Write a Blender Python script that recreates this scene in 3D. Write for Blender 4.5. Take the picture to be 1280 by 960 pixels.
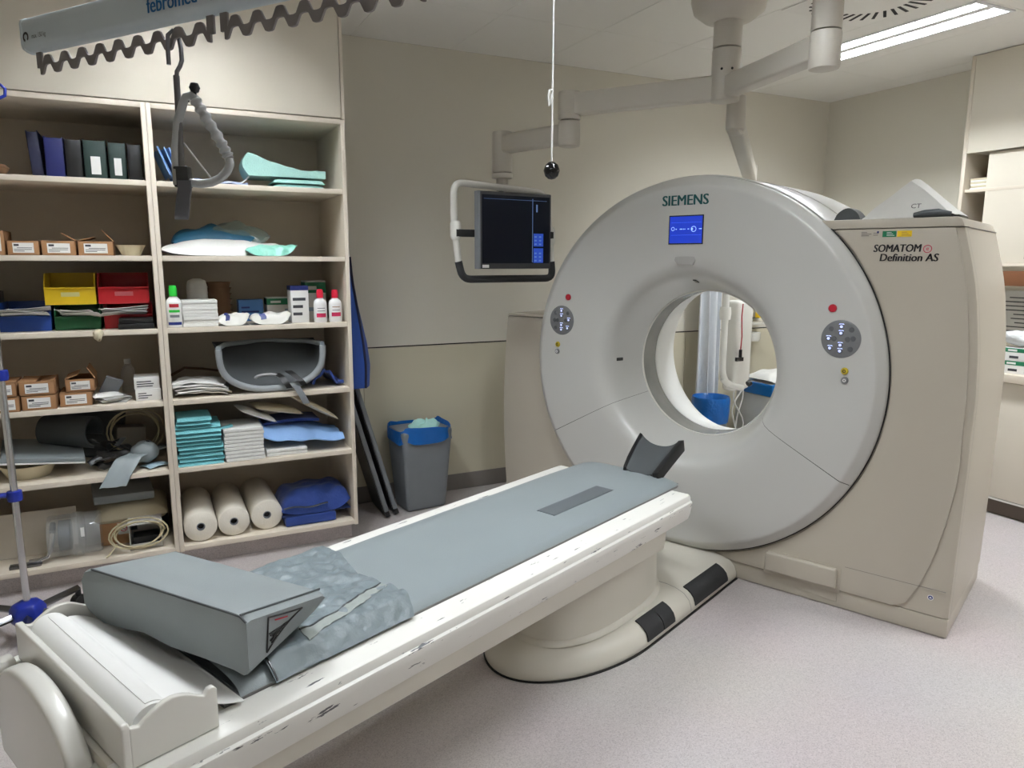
import bpy, bmesh, math, random
from mathutils import Vector, Matrix, noise
random.seed(7)
for o in list(bpy.data.objects): bpy.data.objects.remove(o)
scene = bpy.context.scene
COL = scene.collection
PI = math.pi

# ------------------------------------------------------------------ camera
cam_data = bpy.data.cameras.new('camera'); cam = bpy.data.objects.new('camera', cam_data); COL.objects.link(cam)
cam_data.sensor_width = 36.0; cam_data.lens = 906.5166 / 1280 * 36.0; cam_data.clip_start = 0.02; cam_data.clip_end = 60
R_ = Vector((0.89510379, -0.44585133, 0.00240699)); U_ = Vector((0.07249176, 0.15085899, 0.98589376)); F_ = Vector((0.43992516, 0.88230276, -0.16735500))
cam.matrix_world = Matrix(((R_.x, U_.x, -F_.x, 0), (R_.y, U_.y, -F_.y, 0), (R_.z, U_.z, -F_.z, 1.58), (0, 0, 0, 1)))
scene.camera = cam
# ------------------------------------------------------------------ world, light, exposure
world = bpy.data.worlds.new('world'); scene.world = world; world.use_nodes = True
world.node_tree.nodes['Background'].inputs[0].default_value = (0.9, 0.95, 1.0, 1)
world.node_tree.nodes['Background'].inputs[1].default_value = 0.05
scene.view_settings.view_transform = 'Standard'; scene.view_settings.look = 'None'
scene.view_settings.gamma = 1.0; scene.view_settings.use_curve_mapping = False
scene.view_settings.exposure = 0.0
LAMP = 200.0                                   # radiance of the fluorescent tubes
LIGHTS = [(4.07, 3.13, 1.45), (0.225, 2.95, 1.5), (1.507, 1.45, 1.05), (4.07, 0.65, 2.2), (0.225, -0.6, 0.5)]

# ------------------------------------------------------------------ helpers
def s2l(c):
    c = c / 255.0
    return c / 12.92 if c <= 0.04045 else ((c + 0.055) / 1.055) ** 2.4
def rgb(r, g, b): return (s2l(r), s2l(g), s2l(b), 1)
MATS = {}
def mat(name, c, rough=0.5, metal=0.0, var=0.06, scale=14.0, bump=0.0, bscale=120.0, coat=0.0, trans=0.0, spec=0.5, emit=None, estr=0.0, alpha=1.0, sheen=0.0):
    if name in MATS: return MATS[name]
    m = bpy.data.materials.new(name); m.use_nodes = True; nt = m.node_tree; b = nt.nodes['Principled BSDF']
    col = rgb(*c)
    b.inputs['Roughness'].default_value = rough; b.inputs['Metallic'].default_value = metal
    b.inputs['Specular IOR Level'].default_value = spec
    b.inputs['Coat Weight'].default_value = coat; b.inputs['Coat Roughness'].default_value = 0.08
    b.inputs['Transmission Weight'].default_value = trans; b.inputs['Alpha'].default_value = alpha
    b.inputs['Sheen Weight'].default_value = sheen
    tc = nt.nodes.new('ShaderNodeTexCoord')
    n = nt.nodes.new('ShaderNodeTexNoise'); n.inputs['Scale'].default_value = scale; n.inputs['Detail'].default_value = 4
    nt.links.new(tc.outputs['Object'], n.inputs['Vector'])
    mx = nt.nodes.new('ShaderNodeMix'); mx.data_type = 'RGBA'
    mx.inputs[6].default_value = tuple(max(0, v * (1 - var)) for v in col[:3]) + (1,)
    mx.inputs[7].default_value = tuple(min(1, v * (1 + var)) for v in col[:3]) + (1,)
    nt.links.new(n.outputs['Fac'], mx.inputs[0]); nt.links.new(mx.outputs[2], b.inputs['Base Color'])
    if bump > 0:
        n2 = nt.nodes.new('ShaderNodeTexNoise'); n2.inputs['Scale'].default_value = bscale; n2.inputs['Detail'].default_value = 3
        nt.links.new(tc.outputs['Object'], n2.inputs['Vector'])
        bp = nt.nodes.new('ShaderNodeBump'); bp.inputs['Strength'].default_value = bump; bp.inputs['Distance'].default_value = 0.01
        nt.links.new(n2.outputs['Fac'], bp.inputs['Height']); nt.links.new(bp.outputs['Normal'], b.inputs['Normal'])
    if emit:
        b.inputs['Emission Color'].default_value = rgb(*emit); b.inputs['Emission Strength'].default_value = estr
    MATS[name] = m
    return m

class MB:
    def __init__(s): s.v = []; s.f = []
    def add(s, vs, fs, M=None):
        o = len(s.v)
        for p in vs:
            p = Vector(p)
            s.v.append(tuple(M @ p) if M is not None else tuple(p))
        s.f += [tuple(i + o for i in f) for f in fs]
        return s
    def box(s, x0, x1, y0, y1, z0, z1, M=None):
        return s.add([(x0,y0,z0),(x1,y0,z0),(x1,y1,z0),(x0,y1,z0),(x0,y0,z1),(x1,y0,z1),(x1,y1,z1),(x0,y1,z1)],
                     [(0,3,2,1),(4,5,6,7),(0,1,5,4),(1,2,6,5),(2,3,7,6),(3,0,4,7)], M)
    def taper(s, bot, top, z0, z1, M=None):      # two rectangles (x0,x1,y0,y1)
        a, b = bot, top
        return s.add([(a[0],a[2],z0),(a[1],a[2],z0),(a[1],a[3],z0),(a[0],a[3],z0),(b[0],b[2],z1),(b[1],b[2],z1),(b[1],b[3],z1),(b[0],b[3],z1)],
                     [(0,3,2,1),(4,5,6,7),(0,1,5,4),(1,2,6,5),(2,3,7,6),(3,0,4,7)], M)
    def prism(s, poly, h0, h1, M=None):          # polygon in xy, extruded along z
        n = len(poly)
        vs = [(x, y, h0) for x, y in poly] + [(x, y, h1) for x, y in poly]
        fs = [tuple(range(n - 1, -1, -1)), tuple(range(n, 2 * n))] + [(i, (i + 1) % n, n + (i + 1) % n, n + i) for i in range(n)]
        return s.add(vs, fs, M)
    def xz(s, poly, y0, y1, M=None):             # polygon in xz, extruded along y
        n = len(poly)
        vs = [(x, y0, z) for x, z in poly] + [(x, y1, z) for x, z in poly]
        fs = [tuple(range(n)), tuple(range(2 * n - 1, n - 1, -1))] + [(i, n + i, n + (i + 1) % n, (i + 1) % n) for i in range(n)]
        return s.add(vs, fs, M)
    def tube(s, pts, r, n=10, closed=False, M=None, caps=True, flat=1.0):
        pts = [Vector(p) for p in pts]; m = len(pts); vs = []; fs = []
        rs = r if isinstance(r, (list, tuple)) else [r] * m
        prev = None
        for i, p in enumerate(pts):
            a = pts[(i - 1) % m] if (closed or i > 0) else p; b = pts[(i + 1) % m] if (closed or i < m - 1) else p
            d = (b - a).normalized()
            if prev is None:
                up = Vector((0, 0, 1)) if abs(d.z) < 0.9 else Vector((1, 0, 0))
                e1 = d.cross(up).normalized()
            else:
                e1 = (prev - d * prev.dot(d)).normalized()
            prev = e1; e2 = d.cross(e1)
            for k in range(n):
                t = 2 * PI * k / n
                vs.append(p + (e1 * math.cos(t) + e2 * math.sin(t) * flat) * rs[i])
        for i in range(m if closed else m - 1):
            for k in range(n):
                a = i * n + k; b = i * n + (k + 1) % n; c = ((i + 1) % m) * n + (k + 1) % n; d = ((i + 1) % m) * n + k
                fs.append((a, b, c, d))
        if not closed and caps:
            fs.append(tuple(range(n - 1, -1, -1))); fs.append(tuple(range((m - 1) * n, m * n)))
        return s.add(vs, fs, M)
    def cyl(s, p0, p1, r0, r1=None, n=20): return s.tube([p0, p1], [r0, r0 if r1 is None else r1], n)
    def lathe(s, prof, n=32, a0=0.0, a1=2 * PI, M=None, caps=False):   # (r, h) about z
        full = abs(a1 - a0 - 2 * PI) < 1e-6; k = n if full else n + 1; m = len(prof); vs = []; fs = []
        for j in range(k):
            t = a0 + (a1 - a0) * j / n
            for r, h in prof: vs.append((r * math.cos(t), r * math.sin(t), h))
        for j in range(n):
            j2 = (j + 1) % k
            for i in range(m - 1): fs.append((j * m + i, j2 * m + i, j2 * m + i + 1, j * m + i + 1))
        if caps and full:
            fs.append(tuple(j * m for j in range(k - 1, -1, -1))); fs.append(tuple(j * m + m - 1 for j in range(k)))
        return s.add(vs, fs, M)
    def grid(s, fn, nu, nv, M=None, thick=0.0):
        vs = [fn(i / nu, j / nv) for j in range(nv + 1) for i in range(nu + 1)]
        w = nu + 1
        fs = [(j * w + i, j * w + i + 1, (j + 1) * w + i + 1, (j + 1) * w + i) for j in range(nv) for i in range(nu)]
        if thick:
            n0 = len(vs); P = [Vector(v) for v in vs]
            for j in range(nv + 1):
                for i in range(nu + 1):
                    du = P[j * w + min(i + 1, nu)] - P[j * w + max(i - 1, 0)]; dv = P[min(j + 1, nv) * w + i] - P[max(j - 1, 0) * w + i]
                    nn = du.cross(dv)
                    nn = nn.normalized() if nn.length > 1e-9 else Vector((0, 0, 1))
                    vs.append(tuple(P[j * w + i] - nn * thick))
            fs += [tuple(n0 + k for k in reversed(f)) for f in fs[:nu * nv]]
            ring = [i for i in range(nu)] + [j * w + nu for j in range(nv)] + [nv * w + i for i in range(nu, 0, -1)] + [j * w for j in range(nv, 0, -1)]
            for a, b in zip(ring, ring[1:] + ring[:1]): fs.append((b, a, n0 + a, n0 + b))
        return s.add(vs, fs, M)
    def build(s, name, m, parent=None, bevel=0.0, seg=2, smooth=38, loc=None, rot=None, label=None, cat=None, group=None, kind=None, bang=40):
        me = bpy.data.meshes.new(name); me.from_pydata([tuple(p) for p in s.v], [], s.f); me.validate()
        bm = bmesh.new(); bm.from_mesh(me)
        bmesh.ops.recalc_face_normals(bm, faces=bm.faces)
        if bevel > 0:
            es = [e for e in bm.edges if len(e.link_faces) == 2 and e.calc_face_angle(0) > math.radians(bang)]
            bmesh.ops.bevel(bm, geom=es, offset=bevel, segments=seg, affect='EDGES', profile=0.6, clamp_overlap=True)
        bm.to_mesh(me); bm.free()
        me.shade_smooth(); me.set_sharp_from_angle(angle=math.radians(smooth))
        me.materials.append(m)
        o = bpy.data.objects.new(name, me); COL.objects.link(o)
        if parent: o.parent = parent
        if loc: o.location = loc
        if rot: o.rotation_euler = rot
        tag(o, label, cat, group, kind)
        return o
def tag(o, label=None, cat=None, group=None, kind=None):
    if label: o['label'] = label
    if cat: o['category'] = cat
    if group: o['group'] = group
    if kind: o['kind'] = kind
    return o
def thing(name, label, cat, loc=(0, 0, 0), rz=0.0, group=None):
    o = bpy.data.objects.new(name, None); COL.objects.link(o); o.empty_display_size = 0.05
    o.location = loc; o.rotation_euler = (0, 0, rz)
    return tag(o, label, cat, group)
def T(x, y, z, rx=0, ry=0, rz=0):
    return Matrix.Translation((x, y, z)) @ Matrix.Rotation(rz, 4, 'Z') @ Matrix.Rotation(ry, 4, 'Y') @ Matrix.Rotation(rx, 4, 'X')
FACE = Matrix.Rotation(PI / 2, 4, 'X')           # xy plane -> xz plane facing -y
def text_mesh(txt, size, bold=0.0, shear=0.0, space=1.0, align='CENTER', width=None):
    cu = bpy.data.curves.new('t', 'FONT'); cu.body = txt; cu.size = size; cu.align_x = align; cu.align_y = 'CENTER'
    cu.offset = bold; cu.shear = shear; cu.space_character = space; cu.resolution_u = 3
    o = bpy.data.objects.new('t', cu); COL.objects.link(o)
    bpy.context.view_layer.update()
    me = bpy.data.meshes.new_from_object(o.evaluated_get(bpy.context.evaluated_depsgraph_get()))
    bpy.data.objects.remove(o); bpy.data.curves.remove(cu)
    if width:
        xs = [v.co.x for v in me.vertices]; k = width / max(1e-6, max(xs) - min(xs))
        for v in me.vertices: v.co.x *= k
    return me
def lettering(txt, size, m, parent, M, name='lettering', **kw):
    b = kw.pop('bold', 0.0); me = text_mesh(txt, size, **kw)
    if b:                                  # heavier strokes: two outlines set side by side
        mb = MB()
        for s in (-1, 0, 1): mb.add([v.co + Vector((s * b, 0, 0)) for v in me.vertices], [tuple(p.vertices) for p in me.polygons])
        bpy.data.meshes.remove(me); me = bpy.data.meshes.new(name); me.from_pydata(mb.v, [], mb.f)
    me.transform(M); me.materials.append(m); me.name = name
    o = bpy.data.objects.new(name, me); COL.objects.link(o); o.parent = parent
    return o
def copy_tree(o, parent=None):
    c = o.copy(); COL.objects.link(c); c.parent = parent
    for ch in o.children: copy_tree(ch, c)
    return c
def nz(x, y, z=0.0): return noise.noise(Vector((x, y, z)))

# ------------------------------------------------------------------ materials
M_WALL = mat('wall_laminate', (222, 217, 203), 0.42, var=0.015, scale=3)
M_WALLLOW = mat('wall_laminate_low', (208, 201, 178), 0.42, var=0.015, scale=3)
M_CEIL = mat('ceiling_metal', (240, 238, 232), 0.55, var=0.015, scale=2)
M_CAB = mat('cabinet_laminate', (222, 214, 198), 0.4, var=0.015, scale=3)
M_EDGE = mat('shelf_laminate', (222, 211, 194), 0.45, var=0.03, scale=8)
M_DARKGAP = mat('dark_gap', (34, 32, 30), 0.8)
M_SKIRT = mat('vinyl_skirting', (128, 122, 116), 0.5, var=0.06, scale=60)
M_KICK = mat('brown_skirting', (98, 86, 76), 0.5)
M_GANTRY = mat('gantry_white', (196, 195, 190), 0.32, var=0.012, scale=3, coat=0.25)
M_STAND = mat('gantry_cream', (184, 176, 161), 0.4, var=0.015, scale=3)
M_TABLEW = mat('couch_cream', (214, 209, 196), 0.38, var=0.015, scale=3)
M_GLOSSW = mat('white_plastic', (226, 224, 216), 0.25, var=0.01, coat=0.2)
M_BORE = mat('bore_white', (244, 244, 241), 0.35, var=0.01)
M_BAND = mat('bore_band_grey', (140, 140, 136), 0.22, var=0.25, scale=9, coat=0.3)
M_GASKET = mat('black_gasket', (18, 17, 16), 0.6)
M_TEAL_TXT = mat('teal_lettering', (0, 82, 82), 0.4)
M_BLK_TXT = mat('black_lettering', (38, 36, 40), 0.4)
M_GREYPAD = mat('grey_vinyl', (138, 147, 149), 0.36, var=0.05, scale=5, bump=0.12, bscale=320)
M_GREYFOAM = mat('grey_foam', (138, 145, 146), 0.5, var=0.05, scale=6, bump=0.1, bscale=240)
M_GREYCLOTH = mat('grey_coated_cloth', (116, 127, 131), 0.42, var=0.08, scale=16, bump=0.25, bscale=60)
M_DARKPAD = mat('dark_grey_pad', (70, 74, 76), 0.55, var=0.08, scale=12)
M_BLACK = mat('black_plastic', (20, 20, 21), 0.35)
M_BLACKRUB = mat('black_rubber_tread', (32, 33, 34), 0.65, bump=0.3, bscale=260)
M_CHROME = mat('chrome', (200, 200, 202), 0.18, metal=1.0, var=0.02)
M_STEEL = mat('brushed_steel', (120, 120, 122), 0.3, metal=1.0, var=0.05)
M_ALU = mat('aluminium', (150, 150, 150), 0.4, metal=0.8)
M_PAPER = mat('white_paper', (236, 235, 231), 0.7, var=0.02)
M_WHITE = mat('white_cloth', (232, 231, 226), 0.75, var=0.03, scale=25, bump=0.2, bscale=70)
M_ROLL = mat('paper_roll', (230, 224, 210), 0.8, var=0.03, scale=30, bump=0.25, bscale=110)
M_BROWN = mat('cardboard', (164, 122, 84), 0.75, var=0.07, scale=18)
M_BROWND = mat('cardboard_dark', (116, 86, 60), 0.8, var=0.07, scale=18)
M_LABEL = mat('label_white', (232, 231, 228), 0.6, var=0.02)
M_PRINT = mat('label_print', (60, 60, 66), 0.6)
M_BLUE = mat('blue_plastic', (22, 62, 140), 0.4)
M_YELLOW = mat('yellow_plastic', (226, 190, 30), 0.4)
M_RED = mat('red_plastic', (176, 20, 30), 0.4)
M_GREEN = mat('green_plastic', (14, 84, 46), 0.4)
M_DKBLUE = mat('navy_board', (10, 14, 46), 0.55)
M_DKGREEN = mat('dark_green_board', (8, 38, 32), 0.55)
M_NAVYCLOTH = mat('navy_cloth', (18, 52, 124), 0.75, var=0.14, scale=14, bump=0.25, bscale=90, sheen=0.2)
M_AQUA = mat('aqua_paper', (176, 222, 213), 0.75, var=0.05, scale=30, bump=0.35, bscale=160)
M_TEAL = mat('teal_drape', (118, 190, 197), 0.75, var=0.06, scale=20, bump=0.2, bscale=120)
M_SKYCLOTH = mat('sky_blue_cloth', (138, 176, 226), 0.7, var=0.06, scale=12, bump=0.2, bscale=60)
M_GAUZE = mat('gauze_white', (222, 222, 218), 0.8, var=0.12, scale=70)
M_CREAM = mat('cream_pad', (214, 204, 176), 0.7, var=0.04, scale=12)
M_BINGREY = mat('bin_grey', (118, 122, 126), 0.45)
M_BAGBLUE = mat('blue_liner', (10, 92, 168), 0.3, var=0.12, scale=20, bump=0.5, bscale=30)
M_TRAPEZE = mat('grip_grey', (176, 178, 178), 0.45)
M_BEAM = mat('beam_bluegrey', (196, 207, 213), 0.35, var=0.02)
M_WAVE = mat('wave_grey', (120, 114, 112), 0.45)
M_LOGOBLUE = mat('logo_blue', (20, 106, 170), 0.4)
M_ARM = mat('arm_beige', (196, 190, 178), 0.4, var=0.015)
M_SCREEN = mat('screen_black', (5, 6, 11), 0.3, spec=0.15, emit=(10, 13, 24), estr=0.3)
M_SCRBLUE = mat('screen_blue', (20, 40, 130), 0.3, emit=(40, 84, 190), estr=0.55)
M_SCRLINE = mat('screen_line', (90, 120, 170), 0.3, emit=(110, 140, 190), estr=0.35)
M_LCD = mat('lcd_blue', (16, 40, 150), 0.3, emit=(28, 66, 205), estr=0.55)
M_LCDMARK = mat('lcd_mark', (170, 200, 250), 0.3, emit=(170, 205, 255), estr=0.7)
M_LCDLINE = mat('lcd_line', (60, 96, 220), 0.3, emit=(70, 110, 225), estr=0.6)
M_BTN = mat('button_grey', (116, 117, 118), 0.4, var=0.1, scale=60)
M_BTND = mat('button_dark', (88, 90, 92), 0.4)
M_BTNGLOW = mat('button_glow', (190, 200, 250), 0.3, emit=(200, 212, 255), estr=0.9)
M_REDBTN = mat('red_button', (170, 26, 44), 0.35)
M_YELBTN = mat('yellow_button', (190, 168, 40), 0.35)
M_LENS = mat('slot_dark', (52, 52, 52), 0.15)
M_WINDOW = mat('display_window', (176, 174, 170), 0.25, var=0.06, scale=20)
M_BLUEKNOB = mat('blue_knob', (18, 40, 140), 0.35)
M_CABLE = mat('beige_cable', (196, 184, 150), 0.5)
M_WOOD = mat('brown_wood', (112, 70, 42), 0.5, var=0.2, scale=20)
M_CLEAR = mat('clear_plastic', (236, 240, 240), 0.12, trans=0.4, alpha=0.38)
M_GREENCAP = mat('green_cap', (40, 190, 60), 0.4)
M_REDCAP = mat('red_cap', (206, 30, 60), 0.4)
M_BOTTLE = mat('bottle_white', (236, 236, 234), 0.35)
M_PINK = mat('label_magenta', (196, 40, 84), 0.5)
M_NAVYP = mat('print_navy', (30, 44, 110), 0.5)
M_GLOVEG = mat('carton_green', (22, 116, 78), 0.5)
M_BLUEBOX = mat('carton_blue', (70, 120, 180), 0.5)
M_LAMPHOUSE = mat('lamp_reflector', (236, 238, 240), 0.3)
M_TUBE = mat('fluorescent_tube', (255, 255, 255), 0.5, var=0.0, emit=(244, 249, 254), estr=LAMP)

def floor_mat():
    m = bpy.data.materials.new('speckled_vinyl'); m.use_nodes = True; nt = m.node_tree; b = nt.nodes['Principled BSDF']
    tc = nt.nodes.new('ShaderNodeTexCoord')
    v = nt.nodes.new('ShaderNodeTexVoronoi'); v.inputs['Scale'].default_value = 300
    nt.links.new(tc.outputs['Object'], v.inputs['Vector'])
    r = nt.nodes.new('ShaderNodeValToRGB'); e = r.color_ramp.elements
    e[0].position = 0.0; e[0].color = rgb(173, 166, 164); e[1].position = 1.0; e[1].color = rgb(205, 198, 196)
    a = e.new(0.3); a.color = rgb(191, 183, 181); a = e.new(0.7); a.color = rgb(197, 189, 187)
    sp = nt.nodes.new('ShaderNodeSeparateColor'); nt.links.new(v.outputs['Color'], sp.inputs[0]); nt.links.new(sp.outputs[0], r.inputs[0])
    n = nt.nodes.new('ShaderNodeTexNoise'); n.inputs['Scale'].default_value = 1.6; n.inputs['Detail'].default_value = 5
    nt.links.new(tc.outputs['Object'], n.inputs['Vector'])
    mx = nt.nodes.new('ShaderNodeMix'); mx.data_type = 'RGBA'; mx.blend_type = 'MULTIPLY'; mx.inputs[0].default_value = 0.12
    nt.links.new(r.outputs[0], mx.inputs[6]); nt.links.new(n.outputs['Color'], mx.inputs[7])
    nt.links.new(mx.outputs[2], b.inputs['Base Color'])
    b.inputs['Roughness'].default_value = 0.42
    return m
M_FLOOR = floor_mat()
def chipped_mat():
    # worn couch paint: dark scrapes along the rails
    m = bpy.data.materials.new('chipped_couch_paint'); m.use_nodes = True; nt = m.node_tree; b = nt.nodes['Principled BSDF']
    tc = nt.nodes.new('ShaderNodeTexCoord')
    mp = nt.nodes.new('ShaderNodeMapping'); mp.inputs['Scale'].default_value = (60, 7, 45)
    nt.links.new(tc.outputs['Object'], mp.inputs['Vector'])
    n = nt.nodes.new('ShaderNodeTexNoise'); n.inputs['Scale'].default_value = 1.0; n.inputs['Detail'].default_value = 6; n.inputs['Roughness'].default_value = 0.62
    nt.links.new(mp.outputs[0], n.inputs['Vector'])
    r = nt.nodes.new('ShaderNodeValToRGB'); e = r.color_ramp.elements
    e[0].position = 0.345; e[0].color = rgb(92, 92, 94); e[1].position = 0.358; e[1].color = rgb(234, 232, 225)
    nt.links.new(n.outputs['Fac'], r.inputs[0]); nt.links.new(r.outputs[0], b.inputs['Base Color'])
    b.inputs['Roughness'].default_value = 0.4
    return m
M_CHIP = chipped_mat()

# ================================================================== SETTING
ZC = 2.90
def structure(mb, name, m, **kw): return mb.build(name, m, kind='structure', **kw)
XL, XR, YF, YB = -1.75, 5.25, -2.3, 4.55
structure(MB().box(XL, XR, YF, YB + .1, -0.06, 0), 'floor', M_FLOOR, label='pale pinkish grey speckled vinyl floor')
wb = structure(MB().box(XL, XR + .1, YB + .012, YB + .1, 0, 3.1), 'wall_back', M_DARKGAP, label='cream panelled back wall with a dark rail gap')
MB().box(XL, XR, YB, YB + .012, 1.031, ZC).build('wall_panel', M_WALL, wb)
for a, b in ((XL, 1.2), (1.203, 2.6), (2.603, 3.815), (3.818, XR)):
    MB().box(a, b, YB, YB + .012, 0.112, 1.022).build('wall_panel', M_WALLLOW, wb)
structure(MB().box(XL, XR, YB - .006, YB, 0, 0.112), 'baseboard_back', M_SKIRT, label='grey vinyl skirting along the back wall', bevel=.002)
structure(MB().box(XR, XR + .1, YF, YB, 0, 3.1), 'wall_right', M_WALL, label='plain cream right-hand wall')
structure(MB().box(XL - .1, XL, YF, YB, 0, 3.1), 'wall_left', M_WALL, label='plain cream left-hand wall')
structure(MB().box(XL, XR, YF - .1, YF, 0, 3.1), 'wall_front', M_WALL, label='plain cream wall behind the viewpoint')
structure(MB().box(XL, 0.9, YF, YF + .006, 0, 0.112), 'baseboard_front', M_SKIRT, label='grey vinyl skirting on the near wall')
ceil = structure(MB().box(XL - .1, XR + .1, YF - .1, YB + .1, 3.05, 3.12), 'ceiling', M_CEIL, label='grey ceiling of long metal cassette panels')
# cassette panels with 3 mm joints; a panel with a lamp has an opening
SX = [1.187 + 0.641 * k for k in range(-5, 8)]
SY = [YF, -1.30, 0.0, 0.98, 2.28, 3.80, YB]
def panel_edges(k): return max(SX[k], XL), min(SX[k + 1], XR)
HOLES = [(lx - .15, lx + .15, ly - .61, ly + .61) for lx, ly, _ in LIGHTS]
for k in range(len(SX) - 1):
    x0, x1 = panel_edges(k)
    if x1 - x0 < .02: continue
    cuts = [h for h in HOLES if h[0] > x0 and h[1] < x1]
    ys = sorted(set([YF, YB] + [c for h in cuts for c in (h[2] - .03, h[3] + .03)] + [y for y in SY if all(not (h[2] - .2 < y < h[3] + .2) for h in cuts)]))
    for y0, y1 in zip(ys, ys[1:]):
        mb = MB(); g_ = .0015; a, b, c, d = x0 + g_, x1 - g_, y0 + g_, y1 - g_
        hs = [h for h in cuts if h[2] > y0 and h[3] < y1]
        if hs:
            h = hs[0]
            mb.box(a, h[0], c, d, ZC, ZC + .012).box(h[1], b, c, d, ZC, ZC + .012).box(h[0], h[1], c, h[2], ZC, ZC + .012).box(h[0], h[1], h[3], d, ZC, ZC + .012)
        else: mb.box(a, b, c, d, ZC, ZC + .012)
        mb.build('ceiling_panel', M_CEIL, ceil)

# recessed twin-tube luminaires
def luminaire(x, y, k, label):
    t = thing('ceiling_lamp', label, 'lamp', (x, y, ZC), 0, 'recessed fluorescent ceiling lamps')
    h = MB()
    h.box(-.149, -.143, -.609, .609, 0, .1).box(.143, .149, -.609, .609, 0, .1).box(-.149, .149, -.609, -.603, 0, .1).box(-.149, .149, .603, .609, 0, .1).box(-.149, .149, -.609, .609, .1, .106)
    h.build('reflector_housing', M_LAMPHOUSE, t)
    fr = MB()
    fr.box(-.165, -.143, -.625, .625, -.006, 0).box(.143, .165, -.625, .625, -.006, 0).box(-.143, .143, -.625, -.603, -.006, 0).box(-.143, .143, .603, .625, -.006, 0)
    fr.build('frame', M_LAMPHOUSE, t, bevel=.002)
    m = M_TUBE
    if abs(k - 1) > .01:
        m = M_TUBE.copy(); m.name = 'fluorescent_tube_scaled'; m.node_tree.nodes['Principled BSDF'].inputs['Emission Strength'].default_value = LAMP * k  # tube strength scaled per lamp to balance the room brightness
    for s in (-1, 1):
        MB().cyl((s * .07, -.58, .055), (s * .07, .58, .055), .013, n=12).build('tube', m, t)
    MB().add([(-.03, -.603, .0), (.03, -.603, .0), (.006, -.603, .09), (-.006, -.603, .09), (-.03, .603, .0), (.03, .603, .0), (.006, .603, .09), (-.006, .603, .09)], [(0, 1, 2, 3), (7, 6, 5, 4), (0, 4, 5, 1), (1, 5, 6, 2), (2, 6, 7, 3), (3, 7, 4, 0)]).build('louvre_rib', M_LAMPHOUSE, t)
    bl = MB().box(-.142, .142, -.0015, .0015, .002, .040)
    b0 = bl.build('louvre_blade', M_LAMPHOUSE, t, loc=(0, -.55, 0))
    for q in range(1, 12):
        c = b0.copy(); COL.objects.link(c); c.location = (0, -.55 + .1 * q, 0)
    for s in (-1, 1):
        MB().box(s * .07 - .02, s * .07 + .02, -.603, -.58, .03, .08).box(s * .07 - .02, s * .07 + .02, .58, .603, .03, .08).build('lamp_holder', M_LAMPHOUSE, t)
    return t
LL = ['long recessed fluorescent lamp in the ceiling above the scanner', 'recessed fluorescent lamp above the open shelving', 'recessed fluorescent lamp over the middle of the room', 'recessed fluorescent lamp near the wall cabinets', 'recessed fluorescent lamp behind the viewpoint']
for (x, y, k), l in zip(LIGHTS, LL): luminaire(x, y, k, l)

# swirl air outlet
t = thing('air_diffuser', 'square ceiling air outlet with a ring of black radial slots', 'vent', (3.43, 2.755, ZC))
MB().box(-.308, .308, -.308, .308, -.005, 0).build('plate', M_CEIL, t, bevel=.002)
for i in range(32):
    a = 2 * PI * i / 32
    M = Matrix.Rotation(a, 4, 'Z') @ Matrix.Translation((.245, 0, 0)) @ Matrix.Rotation(.25, 4, 'Z')
    MB().box(-.055, .055, -.008, .008, -.0066, -.005, M).build('slot', M_GASKET, t)

# ================================================================== OPEN SHELVING (built along the back wall)
YS = 3.92
LV = [0.125, 0.54, 0.89, 1.25, 1.60, 1.95]
def shelf_unit(xa, xb, label):
    w = xb - xa
    t = thing('shelf_unit', label, 'shelving', ((xa + xb) / 2, 4.23, 0), 0, 'tall open shelving units')
    h = w / 2
    def P(mb, n, m=M_EDGE, bv=.0015): return mb.build(n, m, t, bevel=bv, loc=(0, -4.23, 0))
    for s in (-1, 1): P(MB().box(*sorted((s * h, s * (h - .021))), YS, 4.54, .098, 2.301), 'side_panel')
    for z in LV: P(MB().box(-h + .021, h - .021, YS + .003, 4.53, z - .025, z), 'shelf')
    P(MB().box(-h + .021, h - .021, YS, 4.53, 2.277, 2.301), 'top_panel')
    P(MB().box(-h + .021, h - .021, 4.53, 4.54, .1, 2.277), 'back_panel')
    P(MB().box(-h, h - .02, YS + .08, 4.52, 0, .098), 'plinth', M_FLOOR)
    return t
shelf_unit(0.0505, 0.978, 'cream open shelving bay holding the three paper rolls')
shelf_unit(-0.877, 0.0495, 'cream open shelving bay holding cartons and coloured bins')
def top_cupboard(xa, xb, label):
    t = thing('top_cupboard', label, 'cupboard', ((xa + xb) / 2, 4.23, 2.301), 0, 'closed cupboards above the shelving')
    h = (xb - xa) / 2
    MB().box(-h, h, -.29, .31, .002, .597).build('carcass', M_CAB, t)
    MB().box(-h + .002, h - (.018 if xb > .9 else .002), -.31, -.291, .006, .595).build('door', M_CAB, t, bevel=.0015)
    if xb > .9: MB().box(h - .016, h, -.313, -.29, .002, .597).build('edge_strip', M_EDGE, t, bevel=.001)
top_cupboard(-0.877, 0.978, 'closed cream cupboard front between the open shelving and the ceiling')

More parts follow.
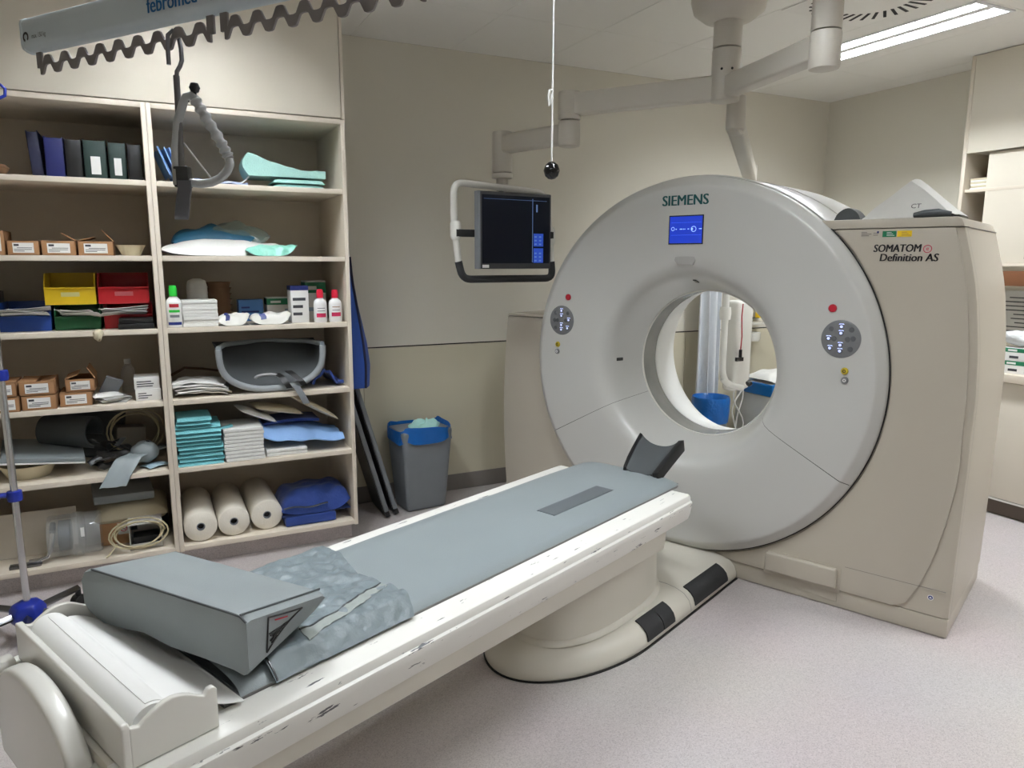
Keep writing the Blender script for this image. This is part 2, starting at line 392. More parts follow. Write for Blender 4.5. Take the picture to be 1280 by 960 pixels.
# ================================================================== CT GANTRY
G = (2.42972, 2.87792, 0.0); GR = math.radians(-66.90374)
gan = thing('ct_scanner', 'large white ring-shaped scanner gantry with a round bore', 'scanner', G, GR)
CZ = 1.044
LY = Matrix.Translation((0, 0, CZ)) @ Matrix.Rotation(PI / 2, 4, 'X') @ Matrix.Scale(-1, 4, (0, 0, 1))   # lathe: (x,y,h) -> x, z, and h along +y
def arc_lathe(prof, a0, a1, n): return MB().lathe(prof, n, math.radians(a0), math.radians(a1), LY)
RING = [(.943, .012), (.943, -.010), (.940, -.019), (.936, -.024), (.908, -.049), (.903, -.0535), (.896, -.0568), (.885, -.058), (.84, -.058), (.76, -.058), (.68, -.058), (.61, -.057), (.56, -.054), (.52, -.046), (.488, -.030), (.463, .0), (.446, .04), (.432, .085), (.416, .135), (.402, .18), (.392, .21), (.388, .222)]
fc = arc_lathe(RING, -28.3, 208.9, 150).build('front_cover', M_GANTRY, gan, smooth=60)
arc_lathe(RING, 209.1, 331.5, 78).build('front_cover', M_GANTRY, gan, smooth=60)
arc_lathe([(r - (.006 if i < 8 else .002), y + .012) for i, (r, y) in enumerate(RING) if i > 1], 0, 360, 160).build('cover_backing', M_DARKGAP, gan)
MB().lathe([(.394, .222), (.386, .2185), (.382, .223), (.384, .232)], 120, M=LY).build('bore_rim', M_GLOSSW, gan)
MB().lathe([(.3845, .232), (.3855, .365)], 120, M=LY).build('bore_band', M_BAND, gan)
MB().lathe([(.384, .365), (.388, .37), (.395, .45), (.415, .58), (.455, .70), (.50, .80), (.53, .835), (.58, .845), (.92, .845), (.935, .83), (.935, .02)], 140, M=LY).build('rear_housing', M_BORE, gan, smooth=50)
MB().lathe([(.9435, .006), (.9435, -.0072), (.9475, -.0072), (.9475, .006)], 150, math.radians(-195), math.radians(46), LY).build('gasket', M_GASKET, gan)
# top housing over the ring
def arc_poly(r, a0, a1, n): return [(r * math.cos(math.radians(a0 + (a1 - a0) * i / n)), CZ + r * math.sin(math.radians(a0 + (a1 - a0) * i / n))) for i in range(n + 1)]
MB().lathe([(.93, .016), (.948, .018), (.953, .03), (.953, .33), (.948, .335), (.93, .335)], 70, math.radians(46), math.radians(103), LY).build('top_housing', M_GANTRY, gan)
MB().lathe([(.93, .338), (.955, .34), (.955, .83), (.93, .84)], 70, math.radians(46), math.radians(103), LY).build('top_housing', M_GANTRY, gan)
# stand with its two shoulders
RSIDE = [(0, 1.249), (.3, 1.254), (.75, 1.26), (1.04, 1.262), (1.23, 1.252), (1.42, 1.231), (1.53, 1.212), (1.715, 1.163)]
def rside(z):
    for (a, xa), (b, xb) in zip(RSIDE, RSIDE[1:]):
        if z <= b: return xa + (xb - xa) * (z - a) / (b - a)
    return RSIDE[-1][1]
def stand_outline(ins, z0=.0895):
    p = [(-1.235 + ins, z0)] + [(rside(z) - ins, z) for z in [z0 + (1.715 - z0) * i / 22 for i in range(23)]]
    th = math.degrees(math.asin((1.715 - CZ) / .925)); th2 = 180 - math.degrees(math.asin((1.25 - ins - CZ) / .925))
    p += arc_poly(.925, th, th2 - 360, 90)
    p += [(-1.215 + ins, 1.25 - ins)] + [(-1.25 + .035 * abs((i - 5) / 5.0) ** 2 + ins, 1.25 - ins - (1.25 - ins - z0) * i / 10.0) for i in range(1, 10)]
    return p
st = MB(); o0 = stand_outline(.022); o1 = stand_outline(.004); o2 = stand_outline(0)
n = len(o0)
vs = [(x, .004, z) for x, z in o0] + [(x, .012, z) for x, z in o1] + [(x, .026, z) for x, z in o2] + [(x, .80, z) for x, z in o2]
fs = [tuple(range(n)), tuple(range(4 * n - 1, 3 * n - 1, -1))]
for l in range(3): fs += [(l * n + i, l * n + (i + 1) % n, (l + 1) * n + (i + 1) % n, (l + 1) * n + i) for i in range(n)]
st.add(vs, fs); st.build('stand', M_STAND, gan, smooth=30)
MB().box(-1.24, 1.249, .002, .79, 0.004, .086).build('base_strip', M_STAND, gan, bevel=.004)
MB().box(-1.22, 1.23, .012, .77, .06, .1).build('base_gap', M_DARKGAP, gan)
# right front cover plate, bounded by the curved crease
crease = [(1.034, .0895), (1.085, .12), (1.133, .217), (1.175, .36), (1.205, .50), (1.226, .66), (1.232, .75)]
plate = crease + [(rside(z) - .032, z) for z in (.9, 1.04, 1.23, 1.42, 1.53, 1.715)] + arc_poly(.955, math.degrees(math.asin((1.715 - CZ) / .955)), -86, 60)
plate = [p for p in plate if p[1] >= .0894]
MB().xz(plate, -.006, .0035).build('side_cover_plate', M_STAND, gan, bevel=.003, bang=60)
MB().xz([(.83, .2085), (1.232, .2085), (1.232, .2105), (.83, .2105)], -.0064, -.003).build('cover_joint', M_SKIRT, gan)
# shoulder lid
MB().xz([(.68, 1.7185), (1.163, 1.7185), (1.150, 1.748), (1.135, 1.757), (.66, 1.757), (.575, 1.757), (.60, 1.7185)], -.008, .80).build('shoulder_lid', M_STAND, gan, bevel=.006)
MB().xz([(-1.215, 1.252), (-.9, 1.252), (-.9, 1.266), (-1.205, 1.266)], .01, .79).build('shoulder_lid', M_STAND, gan, bevel=.004)
MB().box(1.13, 1.168, .05, .79, 1.7155, 1.7183).build('lid_joint', M_SKIRT, gan)
# right side service door seam strip
seam = MB()
zz = [.06 + 1.65 * i / 24 for i in range(25)]
seam.add([(rside(z) - .0035 + .0042, y, z) for z in zz for y in (.035, .039)], [(2 * i, 2 * i + 1, 2 * i + 3, 2 * i + 2) for i in range(24)])
seam.build('side_joint', M_SKIRT, gan)
# foot panel with a hand recess
MB().xz([(.460, .076), (.815, .076), (.815, .192), (.800, .20), (.475, .20), (.460, .192)], -.0075, -.003).build('foot_panel_surround', M_STAND, gan, bevel=.0015)
MB().xz([(.472, .100), (.803, .100), (.803, .188), (.795, .194), (.480, .194), (.472, .188)], -.034, -.004).build('foot_panel', M_STAND, gan, bevel=.010, seg=3)
MB().xz([(.475, .050), (.803, .030), (.803, .088), (.475, .088)], -.0015, .003).build('hand_recess', M_STAND, gan)
MB().box(.48, .80, -.001, .004, .074, .092).build('recess_gap', M_DARKGAP, gan)
# warning sign
MB().lathe([(.0, -.0), (.012, 0)], 24, M=T(1.177, -.0005 + .0035 - .0035, .169) @ FACE).build('warning_dot', M_LABEL, gan)
MB().lathe([(.0, .0), (.009, 0)], 24, M=T(1.177, -.0012, .169) @ FACE).build('warning_dot_mark', M_NAVYP, gan)
MB().xz([(1.171, .166), (1.183, .166), (1.177, .174)], -.0020, -.0016).build('warning_dot_mark', M_LABEL, gan)
# display, lettering and controls
yF = -.0582
MB().xz([(-.099, 1.662), (.086, 1.662), (.086, 1.802), (-.099, 1.802)], yF - .0015, yF + .004).build('display_bezel', M_LENS, gan, bevel=.001)
scr = MB().xz([(-.093, 1.668), (.080, 1.668), (.080, 1.796), (-.093, 1.796)], yF - .0025, yF - .001).build('display', M_LCD, gan)
for z in (1.766, 1.706): MB().xz([(-.085, z), (.075, z), (.075, z + .0015), (-.085, z + .0015)], yF - .003, yF - .0026).build('display_line', M_LCDLINE, scr)
MK = lambda x, z: T(x, yF - .0032, z) @ FACE
MB().lathe([(.011, 0), (.014, 0)], 20, M=MK(.036, 1.735)).build('display_mark', M_LCDMARK, scr)
MB().lathe([(.0, 0), (.005, 0)], 12, M=MK(.028, 1.735)).build('display_mark', M_LCDMARK, scr)
MB().lathe([(.007, 0), (.0095, 0)], 20, M=MK(-.075, 1.737)).build('display_mark', M_LCDMARK, scr)
for x0, w in ((-.060, .006), (-.038, .014), (-.020, .005), (-.012, .004), (.004, .008), (.064, .014)):
    MB().xz([(x0, 1.7335), (x0 + w, 1.7335), (x0 + w, 1.7375), (x0, 1.7375)], yF - .0032, yF - .0028).build('display_mark', M_LCDMARK, scr)
lettering('SIEMENS', .070, M_TEAL_TXT, gan, T(-.0165, yF - .0008, 1.871) @ FACE, bold=.0022, width=.243)
MB().xz([(-.065, 1.585), (-.05, 1.565), (.035, 1.562), (.048, 1.585), (.040, 1.612), (.015, 1.628), (-.035, 1.630), (-.058, 1.612)], -.054, -.045).build('countdown_window', M_WINDOW, gan, bevel=.001)
yP = -.0085
lettering('SOMATOM', .044, M_BLK_TXT, gan, T(.927, yP, 1.634) @ FACE, bold=.0014, width=.178, shear=.12)
lettering('Definition AS', .044, M_BLK_TXT, gan, T(.972, yP, 1.596) @ FACE, bold=.0014, width=.216, shear=.12)
MB().lathe([(.0135, 0), (.016, 0)], 24, M=T(1.040, yP, 1.632) @ FACE).build('emblem', M_PINK, gan)
lettering('e', .022, M_PINK, gan, T(1.040, yP, 1.633) @ FACE, name='emblem_letter')
for k, (x0, x1, m) in enumerate(((.868, .920, M_GLOVEG), (.924, .978, M_YELLOW))):
    lb = MB().xz([(x0, 1.682), (x1, 1.682), (x1, 1.706), (x0, 1.706)], yP - .0003, yP + .002).build('sticker', m, gan)
    for q in range(3): MB().xz([(x0 + .016, 1.687 + q * .006), (x1 - .006 - .006 * q, 1.687 + q * .006), (x1 - .006 - .006 * q, 1.689 + q * .006), (x0 + .016, 1.689 + q * .006)], yP - .0008, yP - .0004).build('sticker_print', M_LABEL if k == 0 else M_BROWN, lb)
for x0, rows in ((.785, ((0, .03), (.007, .04), (.014, .022))), (.832, ((.002, .018), (.010, .02)))):
    for dz, w in rows: MB().xz([(x0, 1.687 + dz), (x0 + w, 1.687 + dz), (x0 + w, 1.690 + dz), (x0, 1.690 + dz)], yP - .0003, yP + .001).build('printed_mark', M_SKIRT, gan)
MB().xz([(.846, 1.698), (.853, 1.698), (.853, 1.706), (.846, 1.706)], yP - .0003, yP + .001).build('printed_mark', M_NAVYP, gan)
def control(sx):
    cx, cz = sx * .75, 1.25
    D = lambda r, y: MB().lathe([(0, -y)] + [(r, -y), (r + .001, 0)], 40, M=T(cx, yF, cz) @ FACE @ Matrix.Scale(-1, 4, (0, 0, 1)))
    p = MB().lathe([(.0, .004), (.078, .004), (.082, .002), (.083, -.002)], 48, M=T(cx, yF, cz) @ FACE).build('control_panel', M_BTN, gan)
    spots = [(0, .054, 1), (0, .026, 1), (0, -.026, 1), (0, -.052, 1), (-sx * .0 - .05, 0, 1 if sx > 0 else 0), (.05, .004, 1 if sx < 0 else 0), (-.028, .0, 0), (.028, .0, 0), (-.042, -.042, 1 if sx > 0 else 0), (.042, -.042, 1 if sx < 0 else 0), (-.042, .042, 0), (.042, .042, 0)]
    for bx, bz, on in spots:
        MB().lathe([(0, .0065), (.0095, .0065), (.0115, .004)], 16, M=T(cx + bx, yF, cz + bz) @ FACE).build('button', M_BTND, p)
        if on:
            MB().xz([(cx + bx - .012, cz + bz + .009), (cx + bx + .012, cz + bz + .009), (cx + bx + .008, cz + bz + .013), (cx + bx - .008, cz + bz + .013)], yF - .0052, yF - .0045).build('button_light', M_BTNGLOW, p)
            MB().lathe([(0, .0070), (.0062, .0070)], 12, M=T(cx + bx, yF, cz + bz) @ FACE).build('button_light', M_BTNGLOW, p)
    def knob(x, z, r, m, n):
        k = MB().lathe([(0, .008), (r * .8, .008), (r, .005), (r * 1.05, -.001)], 24, M=T(x, yF, z) @ FACE).build(n, m, gan); return k
    k = knob(sx * .707, 1.381, .017, M_REDBTN, 'stop_button')
    k = knob(sx * .776, 1.112, .015, M_YELBTN, 'intercom_button'); MB().lathe([(.004, .0086), (.007, .0086)], 14, M=T(sx * .776, yF, 1.112) @ FACE).build('button_symbol', M_BLACK, k)
    k = knob(sx * .779, 1.072, .015, M_BTN, 'intercom_button'); MB().lathe([(.004, .0086), (.007, .0086)], 14, M=T(sx * .779, yF, 1.072) @ FACE).build('button_symbol', M_LABEL, k)
control(-1); control(1)
# laser windows in the funnel
for ang, w in ((180, .034), (90, .03)):
    M = Matrix.Translation((0, 0, CZ)) @ Matrix.Rotation(-math.radians(ang), 4, 'Y') @ T(.4375, .0625, 0, 0, 0, .3)
    MB().box(-.004, .003, -.022, .022, -.009, .009, M).build('laser_window', M_LENS, gan, bevel=.003)

# ================================================================== PATIENT COUCH
def gw(x, y, z=0.0):
    c, s = math.cos(GR), math.sin(GR)
    return (G[0] + x * c - y * s, G[1] + x * s + y * c, z)
YT = -1.75
couch = thing('patient_couch', 'long cream scanner couch with worn rails on a rounded pedestal', 'couch', gw(0, YT), GR)
OFF = (0, -YT, 0)
def cp(mb, n, m, par=None, **kw): return mb.build(n, m, par or couch, loc=OFF if par is None else None, **kw)
# pedestal base: flat sides, elliptical near end
def ped(off, z, n=40):
    a = .325 - off; b = .58 - off
    p = [(a * math.cos(-PI * i / n), -.85 + b * math.sin(-PI * i / n), z) for i in range(n + 1)]
    return [(a, -.004, z)] + p + [(-a, -.004, z)]
lev = [(.004, .004), (0, .012), (.002, .035), (.014, .065), (.04, .090), (.08, .104), (.125, .110)]
mb = MB(); k = len(ped(0, 0))
vs = []; fs = []
for o_, z_ in lev: vs += ped(o_, z_)
for l in range(len(lev) - 1): fs += [(l * k + i, l * k + (i + 1) % k, (l + 1) * k + (i + 1) % k, (l + 1) * k + i) for i in range(k)]
fs += [tuple(range(k - 1, -1, -1)), tuple(range((len(lev) - 1) * k, len(lev) * k))]
cp(mb.add(vs, fs), 'pedestal_base', M_TABLEW, smooth=50)
cp(MB().add([(x * 1.006, y if y > -.01 else y - .004 * 0, .001 if q == 0 else .006) for q in (0, 1) for x, y, _ in ped(-.004, 0)], [tuple(range(k)), tuple(range(2 * k - 1, k - 1, -1))] + [(i, (i + 1) % k, k + (i + 1) % k, k + i) for i in range(k)]), 'base_gasket', M_GASKET)
# rear ramp joint across the base
mb = MB()
prof = [(.325 - o_ + .0006, z_ + .0006) for o_, z_ in lev]
for s in (1, -1):
    mb.add([(s * x, y, z) for x, z in prof for y in (-.497, -.500)], [(2 * i, 2 * i + 1, 2 * i + 3, 2 * i + 2) for i in range(len(prof) - 1)])
mb.box(-.2, .2, -.5, -.497, .1095, .1106)
cp(mb, 'base_joint', M_SKIRT)
# column joint on the near end
def tread(y0, y1):
    prof = [(.325 - o_, z_) for o_, z_ in lev]
    pts = [(.3255, .030), (.324, .045), (.3165, .065), (.3, .083), (.280, .0945), (.262, .1005)]
    nrm = [(.0035, 0), (.0035, .001), (.003, .002), (.002, .003), (.001, .0035), (0, .0035)]
    mb = MB(); vs = []
    for (x, z), (a, b) in zip(pts, nrm):
        for y in (y0, y1): vs += [(x - .002, y, z - .002), (x + a, y, z + b)]
    m = len(pts); fs = []
    for i in range(m - 1):
        A = 4 * i; B = 4 * (i + 1)
        fs += [(A + 1, A + 3, B + 3, B + 1), (A, B, B + 2, A + 2), (A, A + 1, B + 1, B), (A + 2, B + 2, B + 3, A + 3)]
    fs += [(0, 2, 3, 1), (4 * m - 4, 4 * m - 3, 4 * m - 1, 4 * m - 2)]
    cp(mb.add(vs, fs), 'step_tread', M_BLACKRUB)
tread(-.46, -.115); tread(-.75, -.655); tread(-.885, -.757)
# lifting column
def sup(a, b, z, n=56, e=2.6, cy=-.88):
    out = []
    for i in range(n):
        t = 2 * PI * i / n; c, s = math.cos(t), math.sin(t)
        out.append((a * math.copysign(abs(c) ** (2 / e), c), cy + b * math.copysign(abs(s) ** (2 / e), s), z))
    return out
lv = [(.245, .445, .105), (.240, .440, .118), (.228, .428, .124), (.226, .426, .15), (.226, .42, .30), (.228, .42, .43)]
vs = []; fs = []; n = 56
for a, b, z in lv: vs += sup(a, b, z)
for l in range(len(lv) - 1): fs += [(l * n + i, l * n + (i + 1) % n, (l + 1) * n + (i + 1) % n, (l + 1) * n + i) for i in range(n)]
fs += [tuple(range(n - 1, -1, -1)), tuple(range((len(lv) - 1) * n, len(lv) * n))]
cp(MB().add(vs, fs), 'lifting_column', M_TABLEW, smooth=50)
# couch body under the top, slightly deeper towards the gantry
def body(y0, y1, z0a, z0b, x0, x1): 
    return MB().add([(x0, y0, z0a), (x1, y0, z0a), (x1, y1, z0b), (x0, y1, z0b), (x0 - .012, y0, .50), (x1 + .012, y0, .50), (x1 + .012, y1, .50), (x0 - .012, y1, .50)], [(0,3,2,1),(4,5,6,7),(0,1,5,4),(1,2,6,5),(2,3,7,6),(3,0,4,7)])
cp(body(-2.88, -.775, .432, .400, -.325, .325), 'couch_body', M_TABLEW, bevel=.008)
# rails with a rolled lip
RP = [(.262, .600), (.340, .600), (.348, .596), (.3525, .588), (.354, .574), (.3615, .5695), (.3625, .566), (.359, .545), (.354, .515), (.345, .490), (.325, .484), (.262, .484)]
def rail(s):
    ys = [-2.905, -2.90, -.72, -.66, -.62, -.605, -.600]; sc = [.985, 1, 1, .998, .985, .96, .93]
    m = len(RP); vs = []; fs = []
    for y, q in zip(ys, sc):
        vs += [(s * (.262 + (x - .262) * q), y, .484 + (z - .484) * (1 if q > .99 else .97 + .03 * (q - .93) / .06)) for x, z in RP]
    for l in range(len(ys) - 1): fs += [(l * m + i, l * m + (i + 1) % m, (l + 1) * m + (i + 1) % m, (l + 1) * m + i) for i in range(m)]
    fs += [tuple(range(m - 1, -1, -1)), tuple(range((len(ys) - 1) * m, len(ys) * m))]
    cp(MB().add(vs, fs), 'side_rail', M_CHIP, smooth=30)
rail(1); rail(-1)
cp(MB().box(-.262, .262, -2.903, -.60, .49, .597), 'couch_top', M_TABLEW, bevel=.003)
cp(MB().box(-.258, .258, -2.66, -.545, .597, .606), 'top_plate', M_ALU, bevel=.002)
# arched foot plate
arch = [(-.285, .40)] + [(-.035 - .25 * math.cos(PI * i / 28), .53 + .155 * math.sin(PI * i / 28)) for i in range(29)] + [(.215, .40)]
cp(MB().xz(arch, -2.955, -2.907), 'foot_plate', M_GLOSSW, bevel=.016, seg=3)
cp(MB().xz([(-.345, .43), (-.285, .43), (-.285, .60), (-.295, .617), (-.335, .617), (-.345, .60)], -2.945, -2.902), 'end_bracket', M_GLOSSW, bevel=.008)
cp(MB().xz([(.185, .43), (.30, .43), (.30, .575), (.185, .575)], -2.94, -2.902), 'end_bracket', M_GLOSSW, bevel=.008)
cp(MB().box(-.28, .18, -2.930, -2.901, .42, .47), 'end_gap', M_BLACK)

# mattress
def mx_prof(u):                       # across
    w = .250; x = -w * 1.03 + 2.06 * w * u; e = 1 - abs(2 * u - 1) ** 4.6
    return x, .606 + .036 * max(0, e) ** .52
def mattress(u, v):
    y = -2.62 + (2.62 - .525) * v
    x, z = mx_prof(u)
    q = min(1, (1 - v) / .02)
    tap = 1 - .02 * (1 - q) - max(0, (v - .93)) * 1.0 * (.6 if x < 0 else .05)
    return (x * tap, y, .606 + (z - .606) * (q ** .5 if q < 1 else 1) + .0015 * nz(x * 6, y * 5))
mt = thing('couch_mattress', 'long grey vinyl mattress on the scanner couch', 'mattress', gw(0, YT, .606), GR)
MOFF = (0, -YT, -.606)
MB().grid(mattress, 40, 120).build('cover', M_GREYPAD, mt, loc=MOFF, smooth=60)
MB().box(-.249, .249, -2.615, -.53, .6062, .610).build('underside', M_DARKPAD, mt, loc=MOFF)
MB().grid(lambda u, v: (lambda x, y: (x, y, mattress((x / .2575 + 1) / 2, (y + 2.62) / 2.095)[2] + .0022))(.055 + .083 * u, -1.29 + .405 * v), 6, 30, thick=.002).build('label_patch', mat('mattress_patch', (92, 98, 102), .45, bump=.1, bscale=300), mt, loc=MOFF, bevel=.0008)

# grey coated cover folded over the mattress
def cover(u, v):
    s = -.285 + .575 * u
    yfar = -2.02 - .10 * u + .018 * math.sin(u * 9) - .03 * (1 - u) ** 2; ynear = -2.54
    y = ynear + (yfar - ynear) * v
    x = s; z = .6445
    if s > .225:  x = .225 + (s - .225) * .75; z -= (s - .225) ** 1.15 * 1.1
    if s < -.25: z -= (-.25 - s) * .95
    w = .009 * nz(s * 9, y * 11, 1) + .0095 * nz(s * 20 + y * 9, y * 24 - s * 12, 4) + .0055 * nz(s * 45, y * 50, 7)
    edge = min(1, (1 - v) * 9)
    z += .008 + w * (.55 + .45 * math.sin(PI * u)) + .006 * (1 - edge) * math.sin(u * 60) * .4
    return (x, y, max(z, .6085))
cl = thing('folded_cover', 'creased grey coated cloth lying across the mattress beside the foam block', 'cover', gw(0, -2.3, .64), GR)
COFF = (0, 2.3, -.64)
MB().grid(cover, 70, 60, thick=-.003).build('cloth', M_GREYCLOTH, cl, loc=COFF, smooth=70)
def strip(u, v):
    y = -2.42 + .315 * v; x = .215 - .075 * v + (.038 - .010 * v) * (u - .5)
    c = cover((x + .285) / .575, 0.5); b = cover((x + .285) / .575, (y + 2.54) / .48)
    return (x, y, b[2] + .004)
MB().grid(strip, 6, 30, thick=-.002).build('fastening_strip', mat('strip_grey', (150, 156, 152), .6), cl, loc=COFF)
MB().tube([tuple(Vector(strip(-.1, i / 20)) + Vector((0, 0, .002))) for i in range(21)], .0025, 6).build('flap_shadow', M_DARKPAD, cl, loc=COFF)  # dark line painting the shadow along the flap's edge
MB().tube([tuple(Vector(cover(.80 + .2 * i / 12, .012)) + Vector((0, 0, .004))) for i in range(13)], .003, 6).build('hem_cord', M_BLACK, cl, loc=COFF)

# foam wedge block, resting on the mattress and leaning towards the foot
fb = thing('foam_block', 'grey vinyl foam positioning block at the foot of the couch', 'cushion', gw(0, -2.57, .64), GR)
FOFF = (0, 2.57, -.64)
ux, uy = .514 / .5276, .119 / .5276; vx, vy = -uy, ux
def fpt(u, d, z): return (.26 + ux * u + vx * d, -2.61 + uy * u + vy * d, z)
us = [-.577, -.56, -.527, -.50, -.43, -.344, -.246, -.121, -.033, .0, .018]
low = [.692, .676, .662, .655, .658, .668, .656, .657, .655, .650, .668]
top = [.765, .792, .803, .803, .803, .803, .803, .802, .802, .801, .790]
def block():
    ds = [0, .012, .06, .12, .18, .228, .24]; vs = []; fs = []
    for d in ds:
        q = d / .24
        for u, l, t in zip(us, low, top):
            e = 0.0 if 0 < d < .24 else .006
            lz = l + max(0, q) * .042
            tz = t - .036 * q
            vs.append(fpt(u + (.004 if d in (0, .24) and u < -.5 else 0) - .018 * q * (1 if u > -.1 else 0), d, lz + e)); vs.append(fpt(u + .012 * q * (1 if u > -.1 else 0) + .02 * q * (1 if u < -.5 else 0), d, tz - e))
    m = len(us) * 2
    for a in range(len(ds) - 1):
        for i in range(len(us) - 1):
            A = a * m + 2 * i; B = (a + 1) * m + 2 * i
            fs += [(A + 1, A + 3, B + 3, B + 1), (A, B, B + 2, A + 2)]
        A = a * m; B = (a + 1) * m
        fs += [(A, A + 1, B + 1, B), (A + m - 2, B + m - 2, B + m - 1, A + m - 1)]
    for A in (0, (len(ds) - 1) * m):
        for i in range(len(us) - 1):
            q = A + 2 * i; f = (q, q + 2, q + 3, q + 1); fs.append(f if A == 0 else tuple(reversed(f)))
    return MB().add(vs, fs)
block().build('block', M_GREYFOAM, fb, loc=FOFF, smooth=32)
# piping seams of the block
pts = [fpt(u, -.001, t - .002) for u, t in zip(us[2:], top[2:])]
MB().tube([Vector(p) + Vector((0, 0, .001 * nz(i, 3))) for i, p in enumerate(pts)], .0028, 6).build('piping', M_DARKPAD, fb, loc=FOFF)
pe = [fpt(us[-2] + .012 * q, d, top[-2] - .036 * q + .001) for q, d in ((0, 0), (.25, .06), (.5, .12), (.75, .18), (1, .24))]
MB().tube(pe, .0025, 6).build('piping', M_DARKPAD, fb, loc=FOFF)
# printed triangle on the end face
def eface(d, h):                     # on the end face: d across, h up
    q = d / .24; u = .0186 + (.010 if h < .5 else 0) * 0
    a = .668 + .042 * q; b = .790 - .036 * q
    zz_ = a + (b - a) * h; ub = us[-1] - .018 * q; ut = us[-1] + .012 * q
    return fpt(ub + (ut - ub) * h + .002, d, zz_)
tri = [(.055, .10), (.060, .93), (.165, .80)]
def edge_tube(a, b, name, par, r=.002, m=M_BLACK):
    return MB().tube([eface(a[0] + (b[0] - a[0]) * i / 6, a[1] + (b[1] - a[1]) * i / 6) for i in range(7)], r, 6).build(name, m, par, loc=FOFF)
for a, b in zip(tri, tri[1:] + tri[:1]): edge_tube(a, b, 'printed_sign', fb)
edge_tube((.062, .52), (.125, .56), 'printed_sign', fb, .0014)
edge_tube((.080, .80), (.118, .74), 'printed_sign', fb, .0016, M_REDBTN)
for a, b in (((.066, .46), (.105, .50)), ((.074, .40), (.112, .52)), ((.066, .32), (.095, .44)), ((.070, .24), (.088, .34))): edge_tube(a, b, 'printed_sign', fb, .0028)

# paper-roll dispenser box on the foot end
db = thing('paper_dispenser', 'white plastic paper-roll box on the foot end of the couch', 'dispenser', gw(0, -2.80, .602), GR)
DOFF = (0, 2.80, -.602)
MB().xz([(-.315, .602), (.315, .602), (.315, .694), (.309, .700), (-.309, .700), (-.315, .694)], -2.892, -2.876).build('end_wall', M_GLOSSW, db, bevel=.005, seg=3, loc=DOFF)
def cheek(x0, x1):
    prof = [(-2.878, .602), (-2.700, .602), (-2.700, .690), (-2.706, .698), (-2.718, .697), (-2.728, .686)] + [(-2.728 - .130 * i / 10, .684 + .030 * math.sin(PI * i / 10) ** 1.0) for i in range(1, 11)] + [(-2.878, .690)]
    MB().prism(prof, x0, x1, Matrix(((0, 0, 1, 0), (1, 0, 0, 0), (0, 1, 0, 0), (0, 0, 0, 1)))).build('side_wall', M_GLOSSW, db, bevel=.004, seg=3, loc=DOFF)
cheek(-.315, -.300); cheek(.300, .315)
MB().grid(lambda u, v: (-.30 + .6 * u, -2.878 + .172 * v, .609 + .045 * max(0, v - .55) ** 2 * 3 + .02 * (max(0, .25 - v) * 4) ** 2), 4, 16, thick=.006).build('tray', M_GLOSSW, db, loc=DOFF)
rl = thing('couch_paper_roll', 'white paper roll lying in the dispenser box on the couch', 'paper roll', gw(0, -2.815, .65), GR)
ROFF = (0, 2.815, -.65)
MB().cyl((-.29, -2.825, .662), (.29, -2.825, .662), .043, n=32).build('roll', M_PAPER, rl, loc=ROFF)
MB().cyl((-.294, -2.825, .662), (.294, -2.825, .662), .014, n=16).build('core', M_BROWND, rl, loc=ROFF)
def sheet(u, v):
    x = -.27 + .55 * u
    if v < .25: a = PI * .55 - v / .25 * PI * .38; return (x, -2.825 + .0445 * math.cos(a), .662 + .0445 * math.sin(a))
    q = (v - .25) / .75
    y = -2.785 + .162 * q; z = .690 - .080 * min(1, q * 1.05) ** .9 + .010 * math.sin(q * 7) * (1 - q) + .004 * nz(x * 5, y * 14)
    return (x, y, max(z, .606 + .0 + .002))
MB().grid(sheet, 24, 40, thick=.0012).build('loose_sheet', M_PAPER, rl, loc=ROFF, smooth=70)

# head rest cup
hr = thing('head_rest', 'dark grey padded head cup on the scanner end of the couch', 'head rest', gw(.09, -.5, .637), GR)
HOFF = (-.09, .5, -.637)
def cup(u, v, off=0.0):
    s = 2 * u - 1; y = -.605 + .225 * v
    w = .070 + .030 * v ** .8; x = .094 - .022 * v + s * (w + off) * (1 - .06 * abs(s) ** 3)
    z = .640 + .082 * v ** .9 + (.012 + .026 * v ** .8) * abs(s) ** 2.2 - off
    return (x, y, z)
MB().grid(lambda u, v: cup(u, v), 28, 16, thick=.004).build('padding', M_DARKPAD, hr, loc=HOFF, smooth=60)
MB().grid(lambda u, v: tuple(Vector(cup(u, v * .985 + .015, .006)) - Vector((0, 0, .004))), 28, 16, thick=.006).build('shell', M_BLACK, hr, loc=HOFF, smooth=60)
for s in (0, 1):
    pts = [Vector(cup(s, v)) for v in (0, .25, .5, .75, 1)]
    mb = MB(); dx = .028 if s else -.016
    mb.add([tuple(p + Vector((q * dx, 0, r))) for p in pts for q, r in ((0, .004), (1, .010), (1.25, -.040), (.25, -.03))], [(4 * i + k, 4 * i + (k + 1) % 4, 4 * i + 4 + (k + 1) % 4, 4 * i + 4 + k) for i in range(4) for k in range(4)] + [(3, 2, 1, 0), (16, 17, 18, 19)])
    mb.build('side_wing', M_BLACK, hr, loc=HOFF, bevel=.003)

# ================================================================== THINGS ON THE SHELVES
S1, S2, S3, S4, S5, S6 = 1.95, 1.60, 1.25, .89, .54, .125       # from the top shelf down
EPS = .0008
